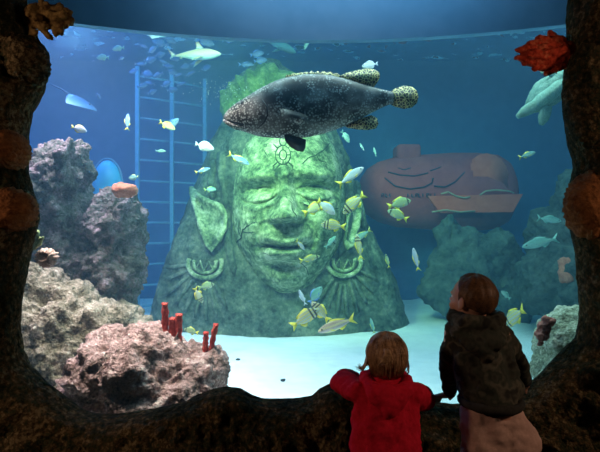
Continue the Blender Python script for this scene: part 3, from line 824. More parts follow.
S, D, O = 'slim', 'deep', 'oval'
G1 = 'reef fish around the statue'
fish('snapper', S, 'silver', 'y', (337, 186), (364, 167), 5.0, 'silver-white fish with yellow tail climbing past the statue\'s right temple', .2)
fish('grunt', D, 'pork', 'y', (365, 194), (343, 213), 5.0, 'plump striped fish, tail up, beside the statue\'s right ear', .15)
fish('grunt', D, 'pork', 'y', (303, 214), (325, 203), 5.2, 'striped fish heading up right over the statue\'s nose side, left of two overlapping', .2)
fish('grunt', D, 'silver', 'y', (317, 200), (335, 214), 4.95, 'pale silver fish diving right, overlapping the striped one by the nose', -.2)
fish('grunt', D, 'pork', 'y', (346, 227), (321, 224), 5.0, 'striped fish facing left level with the statue\'s nose tip', .1)
fish('snapper', S, 'silver', 'y', (296, 240), (305, 250), 5.0, 'tiny yellow-finned fish at the statue\'s upper lip', .6)
fish('grunt', S, 'green', 'y', (299, 261), (320, 256), 5.0, 'green-grey fish facing right just below the statue\'s lips', .1)
fish('snapper', S, 'teal', 't', (325, 248), (336, 236), 5.6, 'dim teal fish rising beside the statue\'s mouth corner', .2)
fish('snapper', S, 'pork', 'y', (361, 260), (357, 234), 5.0, 'thin yellow fish pointing up beside the statue\'s right ear ornament', .3)
fish('snapper', S, 'teal', 'g', (371, 229), (353, 242), 5.3, 'grey-green fish slanting left behind the thin yellow one', .3)
fish('snapper', S, 'silver', 'w', (306, 305), (299, 290), 5.0, 'thin white fish rising at the statue\'s chin above the big striped pair', .3)
fish('surgeonfish', O, 'teal', 'b', (309, 303), (322, 287), 5.3, 'dusky blue-grey fish at the statue\'s chin behind the striped pair', .2)
fish('grunt', D, 'pork', 'y', (291, 327), (319, 309), 4.7, 'big yellow-striped fish rising right, low beneath the statue\'s chin', .1)
fish('grunt', D, 'pork', 'y', (329, 321), (312, 302), 4.8, 'yellow-striped fish rising left across the big one beneath the chin', .2)
fish('hogfish', S, 'pinkw', 'y', (356, 318), (318, 332), 4.5, 'pink-white fish with yellow tail just above the sand near the toddler', .05)
fish('grunt', D, 'green', 'y', (387, 207), (411, 200), 5.2, 'upper of two green-striped fish in open water right of the statue', .1)
fish('grunt', D, 'green', 'y', (408, 220), (388, 210), 5.1, 'lower of two green-striped fish right of the statue', .1)
fish('snapper', S, 'silver', 'y', (418, 271), (414, 248), 5.0, 'slim fish hanging nose-up in open water left of the boy\'s head', .3)
fish('snapper', S, 'green', 'y', (389, 268), (386, 254), 5.4, 'small nose-up fish beside the statue\'s right slope', .3)
fish('snapper', S, 'teal', 't', (376, 157), (374, 147), 5.6, 'small teal fish nose-up below the anal fin of the grouper', .3)
fish('snapper', S, 'teal', 'w', (364, 151), (360, 143), 5.6, 'tiny thin pale fish left of the small teal one below the grouper', .4)
fish('grunt', D, 'teal', 't', (341, 131), (350, 142), 5.4, 'dim green fish just under the belly of the grouper', .3)
fish('snapper', S, 'teal', 'g', (374, 333), (371, 319), 5.4, 'faint thin fish above the sand over the toddler\'s head', .5)
fish('snapper', S, 'teal', 'y', (518, 158), (536, 152), 5.2, 'teal fish with yellow tail in open water right of the submarine', .1)
fish('surgeonfish', D, 'teal', 't', (510, 299), (502, 291), 5.0, 'small pale teal fish just right of the boy\'s head', .2)
fish('grunt', D, 'pork', 'y', (518, 306), (511, 328), 4.4, 'striped yellow fish seen from behind over sand, right of the boy', .9)
fish('surgeonfish', O, 'lav', 'w', (378, 64), (362, 66), 5.5, 'small white fish above the soft dorsal fin of the grouper', .1)
fish('surgeonfish', O, 'lav', 'w', (195, 144), (214, 149), 5.0, 'white-lavender oval fish left of the grouper over the blue grid', .1)
fish('surgeonfish', S, 'blue', 'y', (195, 173), (210, 168), 5.0, 'blue fish with yellow tail under the white-lavender oval one', .1)
fish('snapper', S, 'blue', 'y', (228, 154), (249, 164), 5.0, 'blue and yellow fish crossing the statue\'s forehead edge', .2)
fish('grunt', D, 'teal', 'g', (204, 190), (216, 189), 6.0, 'dim banded fish beside the statue\'s pointed left ear', .2)
fish('grunt', D, 'green', 'g', (198, 288), (214, 284), 5.4, 'green fish facing right over the left ear ornament', .2)
fish('grunt', D, 'pork', 'y', (195, 287), (202, 303), 5.1, 'yellow-striped fish diving over the left ear ornament', .2)
fish('grunt', D, 'green', 'y', (199, 333), (184, 329), 4.6, 'yellow-green fish between the two groups of red tube sponges', .2)
fish('surgeonfish', D, 'yellow', 'y', (159, 122), (175, 129), 5.4, 'yellow-green fish over the middle post of the blue grid', .1)
fish('surgeonfish', O, 'blue', 'b', (169, 128), (178, 118), 5.7, 'small blue oval fish touching the yellow-green one by the grid', .3)
fish('snapper', S, 'blue', 'y', (128, 131), (127, 113), 5.2, 'slim blue fish pointing up left of the blue grid', .3)
fish('snapper', S, 'teal', 't', (155, 151), (166, 151), 5.6, 'small teal fish between two posts of the blue grid', .1)
fish('surgeonfish', O, 'lav', 'y', (72, 127), (86, 131), 4.4, 'pale fish with yellow tail grazing on top of the purplish rock', .3)
fish('surgeonfish', O, 'teal', 'g', (139, 177), (128, 178), 5.2, 'dull green fish above the salmon pink brain coral', .3)
fish('parrotfish', S, 'teal', 't', (558, 238), (523, 247), 5.4, 'long green fish passing in front of the hazy outcrop at right', .1)
fish('parrotfish', S, 'teal', 't', (536, 218), (562, 221), 5.8, 'slender teal fish above the long green one at right', .1)
# fish around the top, and the shoal
for (a, b, Y, lb, kd, sk) in [((197, 40), (214, 44), 6.2, 'faint blue fish left of two just under the header above the shark', O, 'school'), ((222, 41), (237, 37), 6.2, 'blue oval fish just under the header right of the shark', O, 'school'),
                      ((250, 56), (264, 52), 6.4, 'blue fish above the statue crown, nearest the big pale shark', O, 'school'), ((254, 62), (267, 59), 6.4, 'blue fish just above the statue crown', O, 'school'),
                      ((238, 65), (254, 64), 6.4, 'blue fish left of the statue crown top', S, 'school'), ((311, 36), (304, 49), 6.0, 'small cyan fish diving from the header above the grouper', S, 'teal'),
                      ((116, 29), (103, 28), 6.0, 'teal fish under the header among the surface ripples', S, 'teal'), ((125, 48), (112, 49), 6.0, 'upper of three teal fish between the ripples and the shoal', D, 'teal'),
                      ((110, 58), (96, 57), 6.0, 'lower left of three teal fish between the ripples and the shoal', D, 'teal'), ((119, 60), (124, 57), 6.0, 'bright blue little fish right of the lower teal one', O, 'blue'),
                      ((97, 93), (100, 99), 6.4, 'dim blue fish right of the stingray', O, 'school')]:
    fish('reef_fish', kd, sk, 't' if sk == 'teal' else 'b', a, b, Y, lb, .2, group='fish below the header')
rr = random.Random(11)
pts = [(140, 64), (150, 60), (134, 71), (143, 46), (152, 50), (160, 55), (168, 66), (172, 72), (158, 75), (150, 83), (142, 86), (166, 84), (178, 75), (186, 66), (176, 58), (190, 74), (160, 43), (170, 40), (182, 84), (152, 92), (172, 90), (197, 62), (206, 68), (147, 74), (164, 62)]
for i, (a, b) in enumerate(pts):
    ln = rr.uniform(10, 15); an = rr.uniform(-.5, .4)+(math.pi if rr.random() < .4 else 0)
    hx, hy = a+math.cos(an)*ln/2, b+math.sin(an)*ln/2
    fish('shoal_fish', O if i % 3 else S, 'school', 'b', (2*a-hx, 2*b-hy), (hx, hy), rr.uniform(6.6, 7.6), 'small blue fish among the hazy shoal around the shark', rr.uniform(-.4, .4), False, 'hazy shoal of blue fish')

# giant grouper
YG = 3.75; kg = YG/F
def G(px, py): return ((px-321)*-kg, (108-py)*kg)      # local x towards the snout (left), z up
prof = [(393, 92, 104), (386, 90.5, 105.5), (376, 88, 110.5), (362, 84, 118), (346, 79, 126), (328, 74.8, 132.5), (308, 74, 137.5), (288, 77, 139), (274, 81.5, 138), (262, 87.5, 137), (252, 93.5, 134.5), (244, 98.5, 131.5), (236, 103.5, 128), (230, 108, 124.5), (226, 112.5, 121), (224, 115.5, 119)]
m, nt, N, L, B = new_mat('grouper_skin')
tc = N.new('ShaderNodeTexCoord'); sp = N.new('ShaderNodeSeparateXYZ'); L.new(tc.outputs['Generated'], sp.inputs[0])
n1 = N.new('ShaderNodeTexNoise'); n1.inputs['Scale'].default_value = 7; n1.inputs['Detail'].default_value = 5; L.new(tc.outputs['Object'], n1.inputs['Vector'])
r1 = ramp(N, [(.35, (.016, .015, .014)), (.50, (.055, .052, .048)), (.64, (.24, .23, .21))]); L.new(n1.outputs['Fac'], r1.inputs['Fac'])
vo = N.new('ShaderNodeTexVoronoi'); vo.inputs['Scale'].default_value = 58; L.new(tc.outputs['Object'], vo.inputs['Vector'])
n2 = N.new('ShaderNodeTexNoise'); n2.inputs['Scale'].default_value = 11; n2.inputs['Detail'].default_value = 6; L.new(tc.outputs['Object'], n2.inputs['Vector'])
mr = N.new('ShaderNodeMapRange'); mr.inputs[1].default_value = .50; mr.inputs[2].default_value = .30; L.new(vo.outputs['Distance'], mr.inputs[0])
# more spots low on the flank and on the head
sx = N.new('ShaderNodeMapRange'); sx.inputs[1].default_value = .62; sx.inputs[2].default_value = .22; L.new(sp.outputs['Z'], sx.inputs[0])
sh = N.new('ShaderNodeMapRange'); sh.inputs[1].default_value = .72; sh.inputs[2].default_value = .9; L.new(sp.outputs['X'], sh.inputs[0])
mxm = N.new('ShaderNodeMath'); mxm.operation = 'MAXIMUM'; L.new(sx.outputs[0], mxm.inputs[0]); L.new(sh.outputs[0], mxm.inputs[1])
ad_ = N.new('ShaderNodeMath'); ad_.operation = 'MULTIPLY_ADD'; ad_.inputs[1].default_value = .22; ad_.inputs[2].default_value = -.01; L.new(mxm.outputs[0], ad_.inputs[0])
a2 = N.new('ShaderNodeMath'); a2.operation = 'ADD'; L.new(ad_.outputs[0], a2.inputs[0]); L.new(n2.outputs['Fac'], a2.inputs[1])
m2 = N.new('ShaderNodeMapRange'); m2.inputs[1].default_value = .44; m2.inputs[2].default_value = .60; L.new(a2.outputs[0], m2.inputs[0])
mu = N.new('ShaderNodeMath'); mu.operation = 'MULTIPLY'; L.new(mr.outputs[0], mu.inputs[0]); L.new(m2.outputs[0], mu.inputs[1])
mx = N.new('ShaderNodeMix'); mx.data_type = 'RGBA'; L.new(mu.outputs[0], mx.inputs[0]); L.new(r1.outputs['Color'], mx.inputs[6]); mx.inputs[7].default_value = (.50, .50, .44, 1)
L.new(mx.outputs[2], B.inputs['Base Color']); B.inputs['Roughness'].default_value = .5
bp = N.new('ShaderNodeBump'); bp.inputs['Strength'].default_value = .4; bp.inputs['Distance'].default_value = .01; L.new(n2.outputs['Fac'], bp.inputs['Height']); L.new(bp.outputs['Normal'], B.inputs['Normal'])
M['grouper'] = m
m, nt, N, L, B = new_mat('grouper_fin')
tc = N.new('ShaderNodeTexCoord'); vo = N.new('ShaderNodeTexVoronoi'); vo.inputs['Scale'].default_value = 46; vo.feature = 'DISTANCE_TO_EDGE'; L.new(tc.outputs['Object'], vo.inputs['Vector'])
r1 = ramp(N, [(.03, (.80, .68, .26)), (.10, (.04, .032, .015))]); L.new(vo.outputs['Distance'], r1.inputs['Fac']); L.new(r1.outputs['Color'], B.inputs['Base Color'])
M['grouper_fin'] = m
bm = bmesh.new(); fish_body(bm, [(*[G(a, 0)[0]], G(0, t)[1], G(0, b)[1]) for a, t, b in prof], width=.52, seg=36, sub=4)
# gill cover, lips and cheek modelled into the body
for v in bm.verts:
    x, z = v.co.x, v.co.z
    gx, gz = G(266, 116)
    d = math.hypot((x-gx-.02)/.9, (z-gz)*.75)
    v.co.y *= 1+.10*math.exp(-((x-G(254, 0)[0])/.07)**2)*math.exp(-((z-gz)/.09)**2)
grp = obj('grouper', bm, M['grouper'])
tag(grp, 'huge dark grouper with pale speckles and yellow-mottled fins crossing above the statue\'s face', 'fish')
def gfin(name, pl, th, y, mat, bend=0, lab=None):
    b = bmesh.new(); add_fin(b, [G(*p) for p in pl], th, y, bend); o = obj(name, b, mat, grp)
    if lab: o['label'] = lab
gfin('tail_fin', [(389, 92), (396, 88), (404, 85.5), (412, 86.5), (417, 91), (418.5, 97), (417, 103), (412, 107.5), (404, 109), (396, 107), (389, 104)], .012, 0, M['grouper_fin'], lab='round tail fin with yellow mottling')
gfin('soft_dorsal_fin', [(337, 77), (346, 73), (356, 70.5), (366, 68.5), (374, 69), (379, 72), (380, 77), (377, 83), (373, 88), (364, 87), (350, 82)], .012, 0, M['grouper_fin'], lab='rear dorsal fin with yellow mottling')
gfin('anal_fin', [(343, 125), (352, 123), (362, 118), (371, 115), (377, 118), (378.5, 124), (376, 128.5), (368, 130), (358, 129.5), (348, 128)], .012, 0, M['grouper_fin'], lab='anal fin with yellow mottling')
sd = [(284, 80)]
for i in range(9):
    x = 284+i*6.4; t0 = interp([(p[0], p[1]) for p in reversed(prof)], x)[0]; sd += [(x+2, t0-3.4), (x+5, t0-1.2)]
sd += [(341, 80), (310, 79)]
gfin('spiny_dorsal_fin', sd, .012, 0, M['grouper_fin'])
for s in (-1, 1):
    gfin('pelvic_fin', [(284, 133), (291, 136), (300, 138.5), (306, 141), (305.5, 147), (303, 151), (297, 150), (290, 146), (285, 140)], .012, s*.05, M['black'], lab='black pelvic fin')
    gfin('pectoral_fin', [(281, 113), (290, 114), (301, 117), (309, 121), (308, 126), (300, 128.5), (290, 126), (282, 122)], .012, s*.135, M['grouper'])
    b = bmesh.new(); ex, ez = G(243.5, 105); add_ell(b, (ex, s*.052, ez), (.018, .012, .017), seg=16, rings=10); obj('eye', b, M['black'], grp)
    b = bmesh.new()   # mouth line and gill slit
    add_tube(b, [(G(p, q)[0], s*yy, G(p, q)[1]) for p, q, yy in [(225.5, 118.5, .008), (231, 121.5, .030), (238, 124, .050), (245, 126.5, .062)]], [.006, .007, .007, .004], 6); obj('mouth', b, M['black'], grp)
    b = bmesh.new()
    add_tube(b, [(G(p, q)[0], s*yy, G(p, q)[1]) for p, q, yy in [(224, 120.5, .0), (228, 123.5, .022), (235, 126.8, .042), (243, 129.5, .054)]], [.012, .014, .013, .006], 8); obj('lower_lip', b, M['grouper'], grp)
    b = bmesh.new()
    add_tube(b, [(G(p, q)[0], s*yy, G(p, q)[1]) for p, q, yy in [(263, 103, .118), (268, 111, .137), (269, 119, .139), (265, 126, .120), (258, 131, .075)]], [.003, .006, .007, .006, .003], 6); obj('gill_slit', b, M['black'], grp)
grp.matrix_world = Matrix.Translation(P(321, 108, YG)) @ Matrix.Rotation(math.pi, 4, 'Z')
# G() already points x to the left, so turn back the mirrored axis
for o in [grp]:
    pass

# sharks
def shark(name, tail, head, Y, label, skin, depth=.1, group=None):
    bm = bmesh.new()
    fish_body(bm, [(-.36, .014, -.012), (-.25, .04, -.03), (-.1, .08, -.07), (.1, .115, -.10), (.28, .105, -.09), (.4, .07, -.06), (.47, .03, -.03), (.5, .008, -.012)], width=.85, seg=20)
    o = obj(name, bm, skin)
    for n, pl in (('tail_fin', [(-.34, .01), (-.42, .08), (-.5, .16), (-.45, .04), (-.42, 0), (-.46, -.06), (-.4, -.03), (-.35, -.01)]), ('dorsal_fin', [(.20, .09), (.09, .25), (.03, .24), (.04, .13), (.0, .08)]),
                  ('anal_fin', [(-.2, -.02), (-.26, -.07), (-.28, -.02)])):
        b = bmesh.new(); add_fin(b, pl, .012); obj(n, b, skin, o)
    for s in (-1, 1):
        b = bmesh.new(); add_fin(b, [(.2, -.04), (.05, -.12), (-.06, -.17), (.0, -.09), (.1, -.05)], .01, s*.06, 0)
        for v in b.verts: v.co.y += s*max(0, (-.04-v.co.z))*1.1
        obj('pectoral_fin', b, skin, o)
        b = bmesh.new(); add_ell(b, (.41, s*.04, .012), (.008, .006, .008), seg=8, rings=6); obj('eye', b, M['black'], o)
    L_ = math.hypot(head[0]-tail[0], head[1]-tail[1])/F*Y
    aim(o, head, tail, depth, P((head[0]+tail[0])/2, (head[1]+tail[1])/2, Y), L_)
    return tag(o, label, 'shark', group)
shark('shark', (168, 57), (221, 53), 5.3, 'grey shark with pale belly cruising right through the shoal', fish_skin('shark_skin', (.36, .34, .26), (.46, .45, .36), (.55, .85, .95)), .1)
shark('shark', (258, 36), (296, 52), 7.2, 'hazy pale teal shark gliding right just under the header', fish_skin('shark_teal', (.22, .45, .42), (.35, .65, .6), (.55, .85, .8)), .1)

# stingrays
def ray(name, c, span_px, ang, Y, label, mat, mat2, tilt, yaw=0):
    R_ = span_px/F*Y
    bm = bmesh.new(); nu, nv = 40, 28; up_, lo_ = [], []
    tail_pts = []
    for side in (1, -1):
        grid = []
        for j in range(nv+1):
            row = []
            for i in range(nu+1):
                u = lerp(-1, 1, i/nu); half = .5*(1-abs(u)**1.35)+.0; cx = .18*(1-abs(u))-.02
                x = cx+lerp(-half*.95, half*.8, j/nv); th = .085*max(0, (1-abs(u)**1.1))*max(0, 1-((j/nv-.5)*2)**2)**.6
                z = side*th-.13*u*u+.05*math.sin(u*2)
                row.append(bm.verts.new((x*R_*.9, u*R_*.55, z*R_)))
            grid.append(row)
        for j in range(nv):
            for i in range(nu):
                f = (grid[j][i], grid[j][i+1], grid[j+1][i+1], grid[j+1][i]); bm.faces.new(f if side == 1 else f[::-1])
    bmesh.ops.remove_doubles(bm, verts=bm.verts[:], dist=R_*.004)
    bmesh.ops.recalc_face_normals(bm, faces=bm.faces[:])
    o = obj(name, bm, mat)
    b = bmesh.new(); add_tube(b, [(-.25*R_, 0, 0), (-.5*R_, 0, .02*R_), (-.8*R_, 0, -.02*R_), (-1.05*R_, .05*R_, -.12*R_)], [.03*R_, .02*R_, .012*R_, .004*R_], 8); obj('tail', b, mat, o)
    for s in (-1, 1):
        b = bmesh.new(); add_ell(b, (.30*R_, s*.08*R_, .07*R_), (.02*R_, .015*R_, .02*R_), seg=8, rings=6); obj('eye', b, M['black'], o)
    o.location = P(c[0], c[1], Y); o.rotation_euler = Euler((tilt, ang, yaw), 'XYZ')
    return tag(o, label, 'stingray')
mray = fish_skin('ray_skin', (.04, .15, .42), (.10, .28, .6), (.35, .6, .85))
def aim_ray(o, tail, head, depth, roll, Y):
    aim(o, head, tail, depth, P((head[0]+tail[0])/2, (head[1]+tail[1])/2, Y), 1.0)
    o.matrix_world = o.matrix_world @ Matrix.Rotation(roll, 4, 'X')
o = ray('stingray', (78, 98), 40, 0, 5.6, 'blue stingray with thin tail gliding in open water above the purplish rock', mray, None, 0)
aim_ray(o, (60, 89), (98, 112), .1, .12, 5.6)
o = ray('stingray', (154, 30), 30, 0, 5.2, 'pale cyan stingray with drooping wing just under the header', fish_skin('ray_cyan', (.2, .5, .55), (.28, .6, .65), (.5, .75, .8)), None, 0)
aim_ray(o, (142, 31), (168, 34), .2, .4, 5.2)

# sea turtle
tt = empty('sea_turtle', P(545, 95, 4.6)); to = tt.location.copy()
tag(tt, 'green sea turtle swimming behind the red coral at the right pillar', 'turtle')
mt1 = stone('turtle_shell', [(.35, (.08, .18, .14)), (.65, (.2, .34, .27))], scale=12, bump=.4, bscale=30)
mt2 = stone('turtle_skin', [(.35, (.14, .30, .23)), (.65, (.26, .44, .35))], scale=30, bump=.3, bscale=60)
def tpart(n, bm, m_): return part(n, bm, m_, tt, to)
rotm = Matrix.Rotation(math.radians(38), 3, 'Y')
bm = bmesh.new(); add_ell(bm, P(548, 92, 4.6), (.235, .16, .13), rot=Matrix.Rotation(math.radians(-42), 3, 'Y'), seg=36, rings=22); rough(bm, (7, .015), seed=5); tpart('shell', bm, mt1)
bm = bmesh.new(); add_ell(bm, P(548, 94, 4.55), (.20, .13, .085), rot=Matrix.Rotation(math.radians(-42), 3, 'Y'), seg=30, rings=18); tpart('belly', bm, mt2)
for n, pl, r in (('flipper', [(540, 103), (531, 108), (524, 112), (517, 117)], [.05, .055, .045, .02]), ('flipper', [(547, 106), (545, 113), (543, 119), (541, 125)], [.05, .055, .05, .02]),
                 ('flipper', [(556, 80), (560, 84), (566, 96)], [.03, .035, .015]), ('flipper', [(556, 76), (548, 72), (541, 72)], [.03, .03, .012])):
    bm = bmesh.new(); pp = [P(a, b, 4.5) for a, b in pl]; q = []
    for a, b in zip(pp, pp[1:]): q += [a.lerp(b, t/4) for t in range(4)]
    q.append(pp[-1]); rr2 = [interp([(i, x) for i, x in enumerate(r)], j/4)[0] for j in range(len(q))]
    add_tube(bm, q, rr2, 14, flat=.35, flat_axis=(0, 1, 0)); tpart(n, bm, mt2)
bm = bmesh.new(); add_ell(bm, P(563, 74, 4.6), (.07, .055, .05), rot=Matrix.Rotation(math.radians(-42), 3, 'Y')); tpart('head', bm, mt2)

# drifting bubbles by the statue crown
bm = bmesh.new(); rb = random.Random(5)
for _ in range(90):
    a, b = rb.gauss(222, 18), rb.gauss(90, 6)
    r = rb.uniform(.0025, .0055); bmesh.ops.create_icosphere(bm, subdivisions=1, radius=r, matrix=Matrix.Translation(P(a, b, rb.uniform(5.4, 6.3))))
m = plain('bubble', (.85, .95, 1), .1, .8, .02)
tag(obj('bubbles', bm, m), 'sprinkle of tiny white bubbles left of the statue crown', 'bubbles', kind='stuff')

# ------------------------------------------------------------------ the children
def head_mesh(bm, c, R, yaw, pitch, roll=0):
    """skull, jaw, nose, lips, ears; local -> +y is where the face looks, +z up; R = half head height"""
    rot = Euler((pitch, roll, yaw), 'XYZ').to_matrix(); c = V(c)
    def T(p): return c+rot @ (V(p)*R)
    def E(p, r, seg=24): add_ell(bm, T(p), [q*R for q in r], rot=rot, seg=seg, rings=16)
    E((0, -.08, .12), (.80, .92, .86)); E((0, .18, -.38), (.62, .66, .58)); E((0, .42, -.72), (.34, .34, .24))   # skull, face, chin
    E((.34, .52, -.42), (.28, .28, .26)); E((-.34, .52, -.42), (.28, .28, .26))                                   # cheeks
    add_caps(bm, [T((0, .78, .02)), T((0, .90, -.2)), T((0, .98, -.30))], [.07*R, .09*R, .12*R])                  # nose
    E((.09, .88, -.32), (.08, .1, .07), 12); E((-.09, .88, -.32), (.08, .1, .07), 12)
    E((0, .78, -.53), (.2, .12, .055), 14); E((0, .76, -.62), (.17, .12, .06), 14)                                # lips
    E((.3, .74, .10), (.24, .1, .07), 14); E((-.3, .74, .10), (.24, .1, .07), 14)                                 # brows
    for s in (-1, 1):                                                                                             # ears
        e = Matrix.Rotation(s*.35, 3, 'Z')
        add_ell(bm, T((s*.86, -.08, -.14)), (.07*R, .2*R, .27*R), rot=rot @ e, seg=16, rings=12)
        add_ell(bm, T((s*.84, -.02, -.36)), (.07*R, .1*R, .1*R), rot=rot @ e, seg=12, rings=8)
    return T, rot
def hand(bm, wrist, fwd, palm_n, side, s=1.0):
    """palm with four fingers of unequal length and a thumb leaving the side of the palm"""
    f = V(fwd).normalized(); n = V(palm_n); n = (n-f*n.dot(f)).normalized(); r = f.cross(n)*side
    w = V(wrist)
    for q in (-1, -.33, .33, 1): add_caps(bm, [w+r*q*.008*s, w+f*.045*s+r*q*.019*s], [.012*s, .011*s])
    for q, ln in ((-1, .042), (-.33, .052), (.33, .056), (1, .048)):
        b = w+f*.045*s+r*q*.020*s; k1 = b+f*ln*.45*s-n*.004*s+r*q*.003*s; k2 = k1+f*ln*.3*s+n*.008*s; k3 = k2+f*ln*.22*s+n*.012*s
        add_caps(bm, [b, k1, k2, k3], [.0088*s, .008*s, .0074*s, .0065*s], 10)
    b = w+f*.012*s+r*.018*s; add_caps(bm, [b, b+f*.018*s+r*.018*s+n*.006*s, b+f*.036*s+r*.024*s+n*.012*s], [.0105*s, .009*s, .0075*s], 10)
def hair_shell(c, R, rot, scale, front, low, back_low, seg=64, rings=48, wob=.02, seed=0):
    """cap of hair round the skull: shrinks into the head in front of the hairline"""
    bm = bmesh.new(); bmesh.ops.create_uvsphere(bm, u_segments=seg, v_segments=rings, radius=1)
    for v in bm.verts:
        d = v.co.copy()
        hl = lerp(back_low, low, sstep(-.8, .25, d.y))           # lower limit behind / beside
        k = sstep(hl-.16, hl+.04, d.z)
        kf = sstep(front+.16, front-.10, d.y-.55*max(0, d.z-.25)*1.2)   # forehead
        q = min(k, kf)
        a = math.atan2(d.y, d.x)
        wv = wob*noise.noise(V((a*9, d.z*1.5, seed)))+wob*.6*noise.noise(V((a*22, d.z*2.5, seed+4)))
        p = V((d.x*.80*scale, d.y*.92*scale-.08, d.z*.86*scale+.12))*(1+wv)
        inn = V((d.x*.62, d.y*.7-.08, d.z*.66+.10))
        v.co = V(c)+rot @ (inn.lerp(p, q)*R)
    return bm
def cloth(bm, voxel, layers, smooth=6, seed=0):
    return rough(fuse(bm, voxel, smooth), *layers, seed=seed)

# ---- boy
YB_ = 1.98
def B_(px, py, Y=YB_): return P(px, py, Y)
hc = B_(472, 298, 1.98); HR = .093
neck = B_(475, 322, 1.97); chest = B_(479, 345, 1.99); waist = B_(487, 385, 1.95); pelvis = B_(493, 414, 1.93)
shL, shR = B_(453, 333, 1.99), B_(502, 336, 1.98)
elL, wrL = B_(449, 364, 2.03), B_(450, 394, 2.12)
elR, wrR = B_(518, 362, 2.06), B_(525, 383, 2.17)
hipL, hipR = B_(482, 436, 1.93), B_(513, 436, 1.93)
knL, knR = V((hipL.x-.01, 1.97, .34)), V((hipR.x+.02, 1.97, .34)); anL, anR = V((hipL.x-.01, 1.92, .06)), V((hipR.x+.02, 1.92, .06))
bm = bmesh.new()
T, rot = head_mesh(bm, hc, HR, math.radians(38), math.radians(8))
add_caps(bm, [T((0, -.15, -.4)), neck, chest], [.045, .042, .07])
add_caps(bm, [chest+V((0, 0, .02)), waist, pelvis], [.085, .08, .085])
add_caps(bm, [chest+V((0, 0, .03)), shL, elL, wrL], [.05, .035, .027, .018]); add_caps(bm, [chest+V((0, 0, .03)), shR, elR, wrR], [.05, .035, .027, .018])
add_caps(bm, [pelvis, hipL, knL, anL, anL+V((0, .09, -.03))], [.08, .068, .045, .03, .025]); add_caps(bm, [pelvis, hipR, knR, anR, anR+V((0, .09, -.03))], [.08, .068, .045, .03, .025])
hand(bm, wrL, V((-.45, .7, -.4)), V((0, -.3, -1)), -1, 1.05); hand(bm, wrR, V((.1, .8, -.55)), V((0, -.3, -1)), 1, 1.05)
boy = obj('person', fuse(bm, .0055, 3), M['skin'])
tag(boy, 'boy in dark camouflage hoodie and dusty pink sweatpants leaning on the rock sill, looking left', 'person')
bm = hair_shell(hc, HR, rot, 1.09, .28, -.22, -.62, wob=.05, seed=1)
hb = obj('hair', bm, M['hair_brown'], boy)
for s in (-1, 1):
    b = bmesh.new(); add_ell(b, T((s*.3, .70, -.06)), (.11*HR, .09*HR, .075*HR), rot=rot, seg=14, rings=10); e_ = obj('eye', b, M['eye_white'], boy)
    b = bmesh.new(); add_ell(b, T((s*.3, .775, -.06)), (.05*HR, .04*HR, .05*HR), rot=rot, seg=12, rings=8); obj('pupil', b, M['black'], e_)
bm = bmesh.new()
add_caps(bm, [neck+V((0, 0, -.035)), chest, B_(483, 368, 1.95), B_(489, 390, 1.93), B_(490.5, 398, 1.93)], [.055, .088, .090, .096, .098])
add_caps(bm, [B_(464, 340, 1.98), B_(474, 388, 1.94)], [.055, .065]); add_caps(bm, [B_(496, 342, 1.98), B_(504, 386, 1.94)], [.055, .068])
add_caps(bm, [chest+V((-.03, 0, .035)), shL+V((.008, 0, 0)), elL, elL.lerp(wrL, .85)], [.06, .048, .038, .031])
add_caps(bm, [chest+V((.03, 0, .03)), shR, elR, elR.lerp(wrR, .8)], [.06, .046, .038, .032])
bm = cloth(bm, .008, [(7, .010), (20, .007)], 4, seed=2)
hd = obj('hoodie', bm, M['camo'], boy)
bm = bmesh.new()   # hood lying on the back
for i in range(17):
    q = math.pi*2*i/16; add_ell(bm, neck+V((.080*math.cos(q)+.002, .07*math.sin(q)-.005,   .016+.012*math.sin(q))), (.036, .034, .032), seg=12, rings=8)
add_caps(bm, [neck+V((-.055, -.055, -.03)), neck+V((0, -.085, -.075)), neck+V((.06, -.055, -.035))], [.032, .04, .032])
add_caps(bm, [neck+V((0, -.075, -.03)), neck+V((.012, -.09, -.11))], [.035, .028])
add_caps(bm, [neck+V((-.08, -.03, -.03)), neck+V((-.03, -.085, -.06)), neck+V((.05, -.085, -.055)), neck+V((.085, -.03, -.03))], [.034, .038, .038, .034])
bm = cloth(bm, .008, [(9, .012), (24, .006)], 3, 5); obj('hood', bm, M['camo'], hd)
bm = bmesh.new()
for z0 in range(2):
    pass
rg = [(490.5+28*math.cos(q), 1.93-.104*math.sin(q)) for q in [2*math.pi*i/40 for i in range(41)]]
add_tube(bm, [V(((px-300)/F*1.93, y, CAMZ-(401-226)/F*1.93)) for px, y in rg], .016, 10, caps=False); rough(bm, (20, .004)); obj('hem', bm, M['camo_rib'], hd)
for a, b in ((elL, wrL), (elR, wrR)):
    bm = bmesh.new(); add_tube(bm, [a.lerp(b, .80), a.lerp(b, .88), a.lerp(b, .97)], [.033, .029, .025], 18); rough(bm, (40, .003)); obj('cuff', bm, M['camo_rib'], hd)
bm = bmesh.new()
add_caps(bm, [B_(491, 420, 1.93), pelvis+V((0, 0, -.03)), B_(497.5, 446, 1.925)], [.096, .100, .084])
for h_, k_, a_, s in ((hipL, knL, anL, -1), (hipR, knR, anR, 1)):
    add_caps(bm, [B_(491, 414, 1.93)+V((s*.040, 0, 0)), h_+V((s*.004, -.02, -.02)), h_.lerp(k_, .5), k_, a_+V((0, 0, .03))], [.074, .080, .076, .066, .052])
bm = cloth(bm, .009, [(5, .014), (13, .011), (30, .004)], 3, 7); obj('sweatpants', bm, M['tan'], boy)
